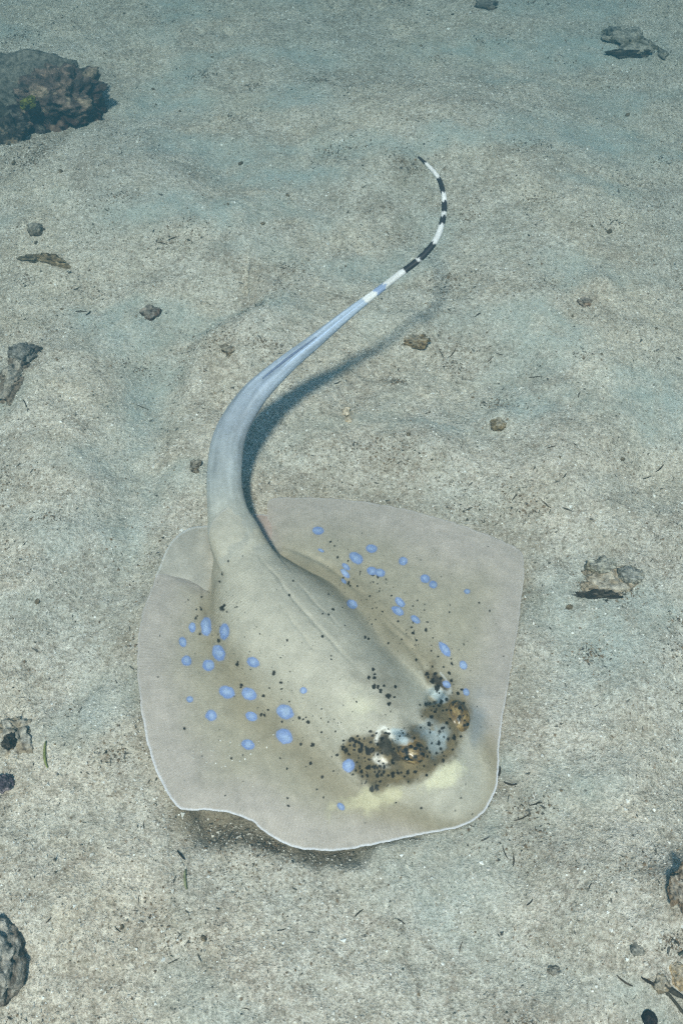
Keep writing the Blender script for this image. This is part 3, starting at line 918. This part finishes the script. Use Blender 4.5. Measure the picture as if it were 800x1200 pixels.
for px, py, rx, ry, ang_ in ((482, 880, .0125, .0098, 20), (537, 838, .0102, .0135, -10)):
    P = unproj(px, py, .052); zt = top_z(P)
    P = unproj(px, py, zt); zt = top_z(P)
    c_, s_ = math.cos(math.radians(ang_)), math.sin(math.radians(ang_))
    x, y, z = IV5[:, 0] * rx, IV5[:, 1] * ry, IV5[:, 2] * .0075
    VV = np.stack([x * c_ + y * s_, -x * s_ + y * c_, z], -1)
    VV = VV * (1 + .05 * fbm3(IV5, 2.5, 3, 91)[:, None]) + np.array([P[0], P[1], zt - .0035])
    n = fbm3(IV5, 3.2, 4, 97 + int(px)); n2_ = fbm3(IV5, 5.2, 2, 13 + int(px))
    cc = lerp(np.tile(lin(124, 98, 58), (len(VV), 1)), lin(160, 134, 88), sstep(.1, .8, n))
    cc = lerp(cc, lin(60, 48, 34), .6 * sstep(.34, .6, n2_))
    cc = lerp(cc, lin(90, 76, 56), sstep(-.1, -.6, n))
    re_ = np.random.default_rng(int(px))
    for _ in range(26):
        dv = re_.normal(size=3); dv[2] = abs(dv[2]) + .2; dv /= np.linalg.norm(dv)
        ad = np.linalg.norm(IV5 - dv, axis=1) + .06 * n2_
        cc = lerp(cc, lin(28, 23, 18), .95 * sstep(1.15, .8, ad / re_.uniform(.08, .19)))
    eye = make_obj("eye", VV - loc, IF5, eye_mat, cc, ray)
    dirx = -.35 if px < 500 else .8
    g = np.array([dirx, -.75, .62]); g /= np.linalg.norm(g)
    pc = np.array([P[0], P[1], zt - .0035]) + g * np.array([rx, ry, .0075]) * .93
    pv = IV2 * np.array([.0028, .0022, .0011])
    pv = pv + pc
    make_obj("pupil", pv - loc, IF2, eye_mat, np.tile(lin(12, 11, 12), (len(pv), 1)), eye)

# ------------------------------------------------------------------ loose sand grains lying on the seabed
def grains():
    n1, n2_ = 250000, 30000
    fr = [unproj(*p)[:2] for p in [(-60, 1260), (860, 1260), (860, -30), (-60, -30)]]
    xs, ys_ = [], []
    tot = 0
    while tot < n1:
        x = rng.uniform(-.7, .7, 200000); y = rng.uniform(-.08, 1.55, 200000)
        k = in_poly(x, y, fr) & ~in_poly(x, y, poly_w)
        xs.append(x[k]); ys_.append(y[k]); tot += k.sum()
    x = np.concatenate(xs)[:n1]; y = np.concatenate(ys_)[:n1]
    x = np.r_[x, rng.uniform(-1.4, 1.4, n2_)]; y = np.r_[y, rng.uniform(-.5, 2.2, n2_)]
    k = ~in_poly(x, y, poly_w); x = x[k]; y = y[k]
    k = rng.random(len(x)) > .72 * silt(x, y); x = x[k]; y = y[k]
    n = len(x)
    r = np.exp(rng.normal(math.log(.00062), .42, n)); r = np.clip(r, .0003, .0021)
    z = seabed(x, y) + r * .15
    # litter of brown and dark flecks gathered in loose clusters
    cxs, cys = rng.uniform(-.62, .62, 170), rng.uniform(-.02, 1.45, 170)
    for q_, (a_, b_) in enumerate([(370, 105), (480, 215), (385, 195), (240, 410), (265, 410), (200, 300), (530, 410), (590, 590), (640, 345), (700, 690), (725, 690), (790, 1050), (770, 1110), (600, 990), (620, 950), (470, 550), (440, 530), (580, 470), (690, 770), (320, 985), (250, 975)]):
        cxs[q_], cys[q_] = unproj(a_, b_)[:2]
    cs_ = rng.uniform(.006, .026, 170); nn = rng.integers(30, 150, 170); nn[:21] = 140
    fx = np.concatenate([cxs[q_] + rng.normal(0, cs_[q_], nn[q_]) for q_ in range(170)]); fy = np.concatenate([cys[q_] + rng.normal(0, cs_[q_] * .6, nn[q_]) for q_ in range(170)])
    k = ~in_poly(fx, fy, poly_w); fx = fx[k]; fy = fy[k]; nf = len(fx)
    fr_ = np.clip(np.exp(rng.normal(math.log(.00075), .4, nf)), .0003, .002)
    x = np.r_[x, fx]; y = np.r_[y, fy]; r = np.r_[r, fr_]; z = np.r_[z, seabed(fx, fy) + fr_ * .2]
    # a dusting of bright grains on the ray's left wing
    gx_, gy_ = rng.normal(262, 28, 34), rng.normal(885, 14, 34)
    Pw = unproj(gx_, gy_, .022); zz = np.array([top_z(p) for p in Pw])
    x = np.r_[x, Pw[:, 0]]; y = np.r_[y, Pw[:, 1]]; z = np.r_[z, zz + .0002]; r = np.r_[r, rng.uniform(.0003, .0008, 34)]
    n = len(x)
    kind = rng.random(n); kind[-34:] = .87
    kind[-34 - nf:-34] = rng.uniform(.885, 1.0, nf)
    c = np.zeros((n, 3))
    c[:] = np.array([.56, .52, .45])
    c[kind > .45] = [.45, .41, .34]
    c[kind > .66] = [.68, .64, .57]
    c[kind > .84] = [.86, .84, .78]
    c[kind > .885] = [.22, .15, .09]
    c[kind > .95] = [.09, .08, .065]
    r = np.where((kind > .84) & (kind <= .885), r * 1.25, r)
    c = c * rng.uniform(.75, 1.2, (n, 1))
    base_ = np.array([[1, 0, 0], [-.5, .87, 0], [-.5, -.87, 0], [0, 0, .8], [0, 0, -.8]])
    # random rotations
    qn = rng.normal(size=(n, 4)); qn /= np.linalg.norm(qn, axis=1)[:, None]
    w, a, b, d = qn.T
    R = np.stack([np.stack([1 - 2 * (b * b + d * d), 2 * (a * b - d * w), 2 * (a * d + b * w)], -1),
                  np.stack([2 * (a * b + d * w), 1 - 2 * (a * a + d * d), 2 * (b * d - a * w)], -1),
                  np.stack([2 * (a * d - b * w), 2 * (b * d + a * w), 1 - 2 * (a * a + b * b)], -1)], 1)
    sh = base_[None] * rng.uniform(.6, 1.4, (n, 1, 3))
    fib = kind > .975
    sh[fib] *= np.array([.55, .55, 3.4])
    zc = np.where(fib, .0004, 0)
    VV = np.einsum('nij,nkj->nki', R, sh) * r[:, None, None] + np.stack([x, y, z], -1)[:, None, :]
    f = np.array([[0, 1, 3], [1, 2, 3], [2, 0, 3], [1, 0, 4], [2, 1, 4], [0, 2, 4]])
    FF = (np.arange(n)[:, None, None] * 5 + f[None]).reshape(-1, 3)
    o = make_obj("sand_grains", VV.reshape(-1, 3), FF, grain_mat, np.repeat(c, 5, 0), None, False)
    tag(o, "loose pale, brown and black sand grains and shell grit over the seabed", "sand", kind="stuff")


grains()

# ------------------------------------------------------------------ rocks, rubble, shells, plant scraps
def rock(name, px, py, size, label, cat, group=None, seed=0, rough=.35, pal=None, sink=.35, rot=0.0, sub=5, freq=1.6, dust=0.0, parts=None, pit=.0):
    """a lump of reef rock, half buried; size = half extents in metres"""
    iv, if_ = {4: (IV4, IF4), 5: (IV5, IF5), 6: (IV6, IF6), 2: (IV2, IF2)}[sub]
    c = unproj(px, py, 0.0)
    gz_ = ground_z(c[0], c[1])[0]
    c = unproj(px, py, gz_ + size[2] * .5); gz_ = ground_z(c[0], c[1])[0]
    if cat in ('stone', 'rubble', 'pebble') and 'black' not in label:
        dust = max(dust, .45); sink = min(sink + .15, .64)
        size = tuple(.9 * k_ for k_ in size)
    pal = [(p_[0] * 1.06, p_[1], p_[2] * .95) for p_ in (pal or [(58, 52, 48), (96, 88, 82), (40, 34, 34), (130, 122, 110)])]
    off = np.array([seed * 3.7, seed * 1.3, seed * 2.1])
    d = 1 + rough * fbm3(iv + off, freq, 5, seed, .55) - pit * np.clip(fbm3(iv + off, freq * 3, 2, seed + 5), 0, 1)
    VV = iv * d[:, None] * np.array(size)
    cr, sr = math.cos(rot), math.sin(rot)
    VV = np.stack([VV[:, 0] * cr - VV[:, 1] * sr, VV[:, 0] * sr + VV[:, 1] * cr, VV[:, 2]], -1)
    VV = VV + np.array([0, 0, size[2] * (1 - 2 * sink)])
    pal = pal or [(58, 52, 48), (96, 88, 82), (40, 34, 34), (130, 122, 110)]
    n = fbm3(iv + off, 4.5, 4, seed + 20); n2_ = fbm3(iv + off, 9, 3, seed + 30); n3_ = fbm3(iv + off, 2.2, 3, seed + 40)
    cc = lerp(np.tile(lin(*pal[0]), (len(VV), 1)), lin(*pal[1]), sstep(-.2, .5, n))
    cc = lerp(cc, lin(*pal[2]), sstep(.15, .5, n2_))
    cc = lerp(cc, lin(*pal[3]), .8 * sstep(.35, .7, n3_ + .4 * n2_))
    if dust > 0:   # sand that has settled on the upper faces
        up_ = VV[:, 2] / size[2]
        cc = lerp(cc, np.array([.50, .47, .41]), np.clip(dust * sstep(.1, .9, up_ + .6 * n), 0, 1))
    o = make_obj(name, VV, if_, rock_mat, cc)
    o.location = (c[0], c[1], gz_)
    tag(o, label, cat, group)
    return o


REEF = [(76, 58, 54), (124, 106, 96), (38, 28, 28), (160, 146, 128)]
root = rock("coral_rock", 72, 118, (.062, .050, .042), "dark brown knobbly coral rock on the sand in the upper left corner", "rock", seed=3, rough=.30, pal=REEF, sub=6, pit=.22, sink=.30, freq=2.4, dust=.12)


def lump(parent, name, px, py, size, seed, pal, rough=.4, dust=0.0, z0=.0):
    c = unproj(px, py, z0 + .01); g = ground_z(c[0], c[1])[0]
    off = np.array([seed * 3.7, seed * 1.3, seed * 2.1])
    d = 1 + rough * fbm3(IV5 + off, 1.7, 5, seed, .55)
    VV = IV5 * d[:, None] * np.array(size) + np.array([c[0], c[1], g + z0]) - np.array(parent.location)
    n = fbm3(IV5 + off, 5, 4, seed + 20); n2_ = fbm3(IV5 + off, 9, 3, seed + 30)
    cc = lerp(np.tile(lin(*pal[0]), (len(VV), 1)), lin(*pal[1]), sstep(-.2, .5, n)); cc = lerp(cc, lin(*pal[2]), sstep(.15, .5, n2_))
    cc = lerp(cc, lin(*pal[3]), .7 * sstep(.4, .8, n + .4 * n2_))
    if dust: cc = lerp(cc, np.array([.42, .42, .40]), np.clip(dust * sstep(0, .8, IV5[:, 2] + .5 * n), 0, 1))
    return make_obj(name, VV, IF5, rock_mat, cc, parent)


lump(root, "coral_knob", 18, 160, (.022, .020, .020), 5, [(70, 62, 56), (120, 110, 98), (36, 30, 28), (150, 126, 100)], .5)
lump(root, "coral_knob", 8, 112, (.024, .034, .030), 6, [(60, 50, 54), (110, 104, 104), (28, 24, 26), (140, 136, 130)], .5)
lump(root, "coral_knob", 38, 142, (.030, .022, .022), 7, [(60, 50, 48), (106, 98, 92), (34, 26, 28), (130, 124, 112)], .45)
lump(root, "coral_knob", 100, 128, (.024, .026, .030), 8, [(58, 54, 50), (96, 92, 84), (30, 26, 26), (120, 116, 104)], .5)
lump(root, "alga_tuft", 33, 118, (.009, .008, .008), 9, [(96, 96, 34), (120, 118, 50), (70, 72, 30), (130, 130, 60)], .5, z0=.045)
rock("boulder", 25, 92, (.085, .060, .045), "low grey silt covered boulder behind the dark coral rock", "rock", seed=11, rough=.22, pal=[(74, 74, 68), (98, 98, 90), (52, 52, 48), (112, 112, 102)], sub=5, dust=.22, sink=.4)

SANDY = [(150, 143, 128), (172, 165, 150), (84, 74, 62), (186, 180, 164)]
DARK = [(58, 50, 42), (92, 82, 70), (30, 25, 22), (120, 110, 96)]
r0 = rock("rubble_slab", 716, 682, (.030, .024, .008), "sand coated slab of rubble with a dark undercut edge, to the right of the ray", "rubble", seed=14, rough=.4, pal=SANDY, sub=5, sink=.5, rot=-.5, dust=.5, pit=.3)
lump(r0, "rubble_knob", 741, 672, (.011, .009, .006), 15, SANDY, .4, .4, .004)
lump(r0, "rubble_knob", 706, 660, (.012, .008, .008), 16, [(150, 140, 118), (176, 168, 146), (90, 78, 60), (190, 180, 160)], .4, .4, .004)
lump(r0, "hollow_shade", 700, 694, (.019, .004, .004), 17, DARK, .5, 0, .002).rotation_euler = (0, 0, 0)  # dark lump added for the shade under the slab's edge
rock("stone", 174, 360, (.012, .010, .010), "small dark brown stone in a pit, left of the tail", "stone", seed=18, rough=.4, pal=[(88, 74, 66), (118, 104, 98), (48, 38, 32), (134, 116, 104)], sink=.42, sub=4)
r1 = rock("coral_finger", 60, 303, (.022, .006, .007), "dead branching coral finger lying on the sand at the left edge", "coral", seed=19, rough=.45, pal=[(120, 108, 86), (150, 140, 118), (60, 50, 38), (168, 158, 134)], sink=.35, rot=-.35, sub=4)
lump(r1, "coral_tip", 40, 296, (.016, .004, .005), 20, [(110, 98, 80), (140, 128, 108), (50, 42, 34), (150, 142, 120)], .5, 0, .002)
rock("stone", 41, 265, (.011, .008, .009), "small grey brown stone with a shaded base, above the coral finger", "stone", seed=21, rough=.35, pal=[(104, 98, 88), (136, 130, 118), (66, 58, 50), (150, 146, 134)], sink=.35, sub=4, dust=.3)
r2_ = rock("rubble", 20, 432, (.024, .036, .011), "sand crusted clump of rubble with dark crevices at the left edge", "rubble", seed=23, rough=.5, pal=[(120, 112, 102), (160, 152, 138), (46, 40, 36), (176, 168, 152)], sink=.5, rot=-.2, sub=5, dust=.5, pit=.4)
lump(r2_, "rubble_knob", 30, 415, (.013, .014, .010), 24, [(100, 92, 84), (140, 132, 120), (60, 52, 46), (160, 152, 140)], .5, .3, .003)
r3 = rock("rubble", 738, 45, (.040, .030, .015), "sand dusted rock with a dark hollow under its front, upper right corner", "rubble", seed=26, rough=.45, pal=[(110, 108, 94), (140, 136, 120), (60, 54, 44), (150, 146, 130)], sink=.35, rot=-.3, sub=5, dust=.6, pit=.3)
lump(r3, "hollow_shade", 738, 57, (.028, .006, .006), 27, DARK, .5, 0, .002)  # dark lump added as the shade in the front hollow
lump(r3, "rubble_knob", 720, 32, (.012, .010, .010), 28, [(90, 88, 76), (120, 116, 100), (40, 36, 30), (130, 126, 110)], .5, .3, .006)
rock("stone", 776, 62, (.008, .014, .007), "small stone beside the sand dusted rock in the upper right", "stone", seed=29, rough=.4, pal=[(96, 94, 80), (120, 118, 102), (44, 40, 32), (136, 132, 116)], sink=.35, sub=4, dust=.3)
rock("stone", 568, 3, (.022, .012, .012), "dark stone at the top edge of the picture", "stone", seed=31, rough=.4, pal=DARK, sink=.35, sub=4)
rock("boulder", -4, 1126, (.021, .032, .018), "dark speckled rock cut off by the lower left edge", "rock", seed=33, rough=.2, pal=[(112, 106, 98), (146, 142, 134), (70, 62, 54), (168, 160, 148)], sink=.45, dust=.6, sub=5, pit=.3)
r4 = rock("rubble", 12, 862, (.020, .018, .009), "sandy rubble with a dark hole at the left edge, level with the eyes of the ray", "rubble", seed=35, rough=.5, pal=SANDY, sink=.5, sub=5, dust=.6, pit=.5)
lump(r4, "hollow_shade", 9, 867, (.005, .006, .0075), 36, [(56, 48, 42), (84, 74, 64), (38, 32, 28), (96, 86, 74)], .4, 0, .003)  # dark lump added as the shade inside the hole
rock("shell", 4, 917, (.008, .007, .006), "purplish dark shell fragment below the rubble with the hole", "shell", seed=37, rough=.4, pal=[(84, 78, 92), (130, 124, 134), (40, 34, 44), (160, 154, 160)], sink=.3, sub=4)
rock("shell", 406, 483, (.0042, .0052, .004), "small cream shell chip standing on the sand between tail shadow and wing", "shell", seed=39, rough=.35, pal=[(214, 208, 190), (230, 226, 212), (150, 138, 116), (236, 232, 220)], sink=.15, sub=4)
rock("pebble", 408, 492, (.005, .004, .003), "sandy pebble touching the cream shell chip", "pebble", seed=40, rough=.35, pal=[(190, 178, 152), (206, 196, 172), (130, 114, 88), (214, 206, 186)], sink=.3, sub=4)
rock("pebble", 585, 489, (.009, .008, .006), "olive brown pebble sunk in the sand to the right of the tail", "pebble", seed=41, rough=.3, pal=[(122, 108, 78), (146, 134, 104), (76, 64, 44), (160, 148, 120)], sink=.45, sub=4)
rock("stone", 685, 349, (.009, .007, .007), "small brown stone against a sand mound on the right", "stone", seed=42, rough=.4, pal=[(104, 84, 66), (140, 118, 98), (56, 42, 34), (160, 140, 120)], sink=.3, sub=4)
rock("rubble", 490, 388, (.017, .010, .006), "low brown algae covered rubble beneath the tail bands", "rubble", seed=43, rough=.5, pal=[(128, 112, 82), (156, 142, 112), (70, 56, 38), (170, 158, 130)], sink=.4, sub=4, dust=.4)
rock("rubble", 799, 1044, (.010, .017, .004), "brown rubble at the right edge above the broken twig", "rubble", seed=44, rough=.35, pal=[(118, 104, 86), (156, 144, 124), (62, 54, 44), (170, 160, 142)], sink=.5, sub=5, dust=.4, pit=.2)
rock("stone", 774, 1152, (.007, .0065, .005), "flat tan pebble with a dark end at the bottom right corner", "stone", seed=45, rough=.35, pal=[(140, 130, 108), (160, 150, 128), (100, 90, 74), (170, 160, 140)], sink=.4, sub=4)
rock("stone", 761, 1194, (.0055, .0055, .005), "round black stone at the bottom edge, right corner", "stone", seed=46, rough=.15, pal=[(40, 36, 38), (58, 52, 52), (26, 24, 24), (70, 64, 62)], sink=.3, sub=4)
rock("pebble", 749, 1112, (.005, .005, .004), "grey pebble on pale sand near the lower right corner", "pebble", seed=47, rough=.35, pal=[(96, 96, 90), (126, 124, 114), (64, 62, 56), (146, 144, 134)], sink=.3, sub=4)
rock("pebble", 797, 1143, (.010, .009, .007), "round tan pebble cut by the right edge near the bottom", "pebble", seed=48, rough=.3, pal=[(166, 150, 118), (184, 170, 140), (130, 114, 86), (196, 184, 160)], sink=.4, sub=4)
rock("pebble", 649, 1137, (.0055, .004, .003), "small brown grey pebble on bare sand right of centre near the bottom", "pebble", seed=49, rough=.3, pal=[(96, 92, 84), (126, 122, 112), (60, 56, 50), (150, 146, 136)], sink=.35, sub=4)
rock("rubble", 268, 407, (.010, .007, .005), "thin brown rubble crumb left of the tail base", "rubble", seed=50, rough=.5, pal=[(120, 104, 80), (150, 136, 110), (62, 50, 38), (160, 150, 126)], sink=.4, sub=4, dust=.4)
rock("pebble", 228, 545, (.006, .008, .005), "dark crusted pebble close to the left side of the tail base", "pebble", seed=51, rough=.5, pal=[(96, 86, 70), (130, 120, 102), (44, 36, 28), (150, 140, 120)], sink=.35, sub=4, dust=.3)

# pale pebbles and crumbs strewn about, all of one kind
cr = 0
r5 = np.random.default_rng(21)
first = None
while cr < 34:
    x, y = r5.uniform(-.6, .6), r5.uniform(.02, 1.4)
    if in_poly(np.array([x]), np.array([y]), poly_w)[0] or poly_dist(np.array([x]), np.array([y]), poly_w)[0] < .01: continue
    pu, pv = proj(np.array([x, y, 0.0]))
    if not (5 < pu < 795 and 5 < pv < 1195): continue
    if first is None:
        d = 1 + .35 * fbm3(IV2, 1.4, 3, 77)
        VV = IV2 * d[:, None] * np.array([.0030, .0024, .0018])
        cc = lerp(np.tile(lin(136, 120, 96), (len(VV), 1)), lin(70, 56, 44), sstep(-.1, .5, fbm3(IV2, 3, 2, 5)))
        o = make_obj("sand_crumb", VV, IF2, rock_mat, cc); first = o
    else:
        o = first.copy(); col.objects.link(o)
    o.location = (x, y, ground_z(x, y)[0] + .0005)
    o.rotation_euler = (r5.uniform(-.4, .4), r5.uniform(-.4, .4), r5.uniform(0, 6.3))
    sc_ = r5.uniform(.5, 1.5); o.scale = (sc_, sc_, sc_)
    tag(o, "small brown crumb of rubble lying loose on the sand", "rubble", "brown crumbs strewn over the sand")
    cr += 1


def twig(px, py, length_px, ang_deg, r_px=1.0, bend=.15, label=None, color=(44, 36, 30), group=None, cat="twig", name="twig"):
    c = unproj(px, py, 0.0); mpp = np.linalg.norm(c - np.array([0, 0, CAM_H])) / FPX
    L = length_px * mpp; a = math.radians(ang_deg)
    t = np.linspace(-.5, .5, 9)
    P = np.stack([np.cos(a) * t * L - np.sin(a) * bend * L * (t * t - .1), np.sin(a) * t * L + np.cos(a) * bend * L * (t * t - .1), 0 * t], -1)
    P[:, 2] = ground_z(c[0] + P[:, 0], c[1] + P[:, 1]) + r_px * mpp * .9 - ground_z(c[0], c[1])[0]
    V_, F_ = tube(P, r_px * .68 * mpp * (1 - .5 * np.abs(t * 2) ** 2), 6)
    n = fbm3(V_ + px, 400, 2, int(px))
    o = make_obj(name, V_, F_, twig_mat, np.tile(lin(*color), (len(V_), 1)) * (1 + .3 * n)[:, None])
    o.location = (c[0], c[1], ground_z(c[0], c[1])[0])
    tag(o, label or "thin dark scrap of dead plant stem lying on the sand", cat, group or (None if label else "dark plant scraps scattered on the sand"))
    return o


twig(787, 1184, 62, -42, 2.4, .1, "long dark broken twig reaching into the bottom right corner", (74, 66, 54))
twig(772, 1163, 22, -30, 4.0, .2, "thick dark stub of twig at the upper end of the corner twig", (70, 62, 52))
twig(745, 1153, 16, -25, 2.0, .2, "short dark twig left of the thick stub in the lower right", (54, 44, 36))
twig(790, 1113, 30, 32, 2.4, .1, "grey green plant stem at the right edge below the brown rubble", (82, 88, 78))
twig(720, 1152, 16, -35, 1.4, .3, "thin curled brown scrap on the pale sand of the lower right", (84, 72, 60))
twig(790, 1077, 20, -20, 2.6, .2, "dark knotted scrap just under the brown rubble on the right", (60, 50, 42))
twig(213, 1003, 14, -45, 1.4, .1, "straight dark splinter at the left end of the scooped sand", (44, 36, 32))
twig(49, 419, 13, -45, 1.3, .05, "straight black splinter beside the rubble clump at the left", (34, 32, 32))
twig(583, 908, 16, 70, 1.7, .3, "dark hooked scrap against the front right corner of the ray", (60, 48, 38))
twig(596, 921, 14, -10, 1.6, .6, "curled brown scrap near the front right corner of the ray", (66, 54, 44))
twig(55, 886, 30, -75, 2.2, .3, "wisp of green alga on the sand at the left", (138, 142, 84), cat="alga", name="alga_wisp")
twig(219, 1032, 20, -80, 2.2, .25, "pale green alga wisp below the front left corner of the ray", (140, 142, 104), cat="alga", name="alga_wisp")
SCR = [(35, 483, 16, -60), (95, 365, 12, 0), (165, 470, 14, -10), (104, 367, 9, 70), (193, 300, 14, -20), (205, 297, 10, 25), (395, 452, 8, 20), (635, 600, 16, -45), (600, 590, 10, 50), (655, 573, 9, 50),
       (640, 538, 10, 5), (530, 410, 16, 50), (518, 412, 10, -60), (575, 418, 10, 40), (585, 415, 8, -20), (558, 375, 8, 30), (675, 470, 8, 70), (775, 545, 12, 40), (760, 555, 10, 20), (625, 445, 12, -15),
       (204, 1127, 14, 25), (140, 1090, 8, -40), (288, 1182, 8, -10), (62, 1080, 7, 50), (330, 760 + 330, 9, 10), (610, 960, 18, 20), (625, 945, 14, 15), (590, 1000, 14, -70), (600, 1010, 12, 80),
       (617, 1060, 9, 40), (680, 1045, 9, 60), (540, 1110, 12, 70), (470, 1080, 10, -30), (420, 1070, 12, 40), (350, 1060, 10, 15), (270, 1050, 9, -70), (40, 240, 10, 10), (245, 95, 9, 0), (345, 47, 8, -20),
       (365, 52, 9, 30), (20, 740, 14, 10), (8, 745, 10, 50), (95, 690, 8, 20), (60, 640, 9, 65), (170, 985, 9, 50), (500, 1040, 12, 15), (445, 1015, 12, 50), (452, 1000, 12, 70)]
for k, (px, py, L, a_) in enumerate(SCR[:34]):
    twig(px, py, L, a_, r5.uniform(.6, 1.1), r5.uniform(-.3, .35), None, [(40, 34, 28), (70, 56, 42), (54, 44, 36)][k % 3])

# ------------------------------------------------------------------ the water
hm = bpy.data.materials.new("sea_water"); hm.use_nodes = True
hn = hm.node_tree.nodes; hl = hm.node_tree.links
for n_ in list(hn):
    if n_.type != 'OUTPUT_MATERIAL': hn.remove(n_)
pvn = hn.new("ShaderNodeVolumePrincipled")
pvn.inputs["Color"].default_value = (0.045, 0.13, 0.15, 1)
pvn.inputs["Density"].default_value = 1.06
pvn.inputs["Absorption Color"].default_value = (0.0, 0.024, 0.028, 1)
pvn.inputs["Anisotropy"].default_value = 0.3
hl.new(pvn.outputs[0], [n_ for n_ in hn if n_.type == 'OUTPUT_MATERIAL'][0].inputs["Volume"])
x0, x1, y0, y1, z0, z1 = -10, 10, -9, 12, -1.25, 0.82
HV = np.array([(x, y, z) for z in (z0, z1) for y in (y0, y1) for x in (x0, x1)], float)
HF = np.array([[0, 2, 3, 1], [4, 5, 7, 6], [0, 1, 5, 4], [2, 6, 7, 3], [0, 4, 6, 2], [1, 3, 7, 5]])
hz = make_obj("haze", HV, HF, hm, smooth=False)
tag(hz, kind="stuff")
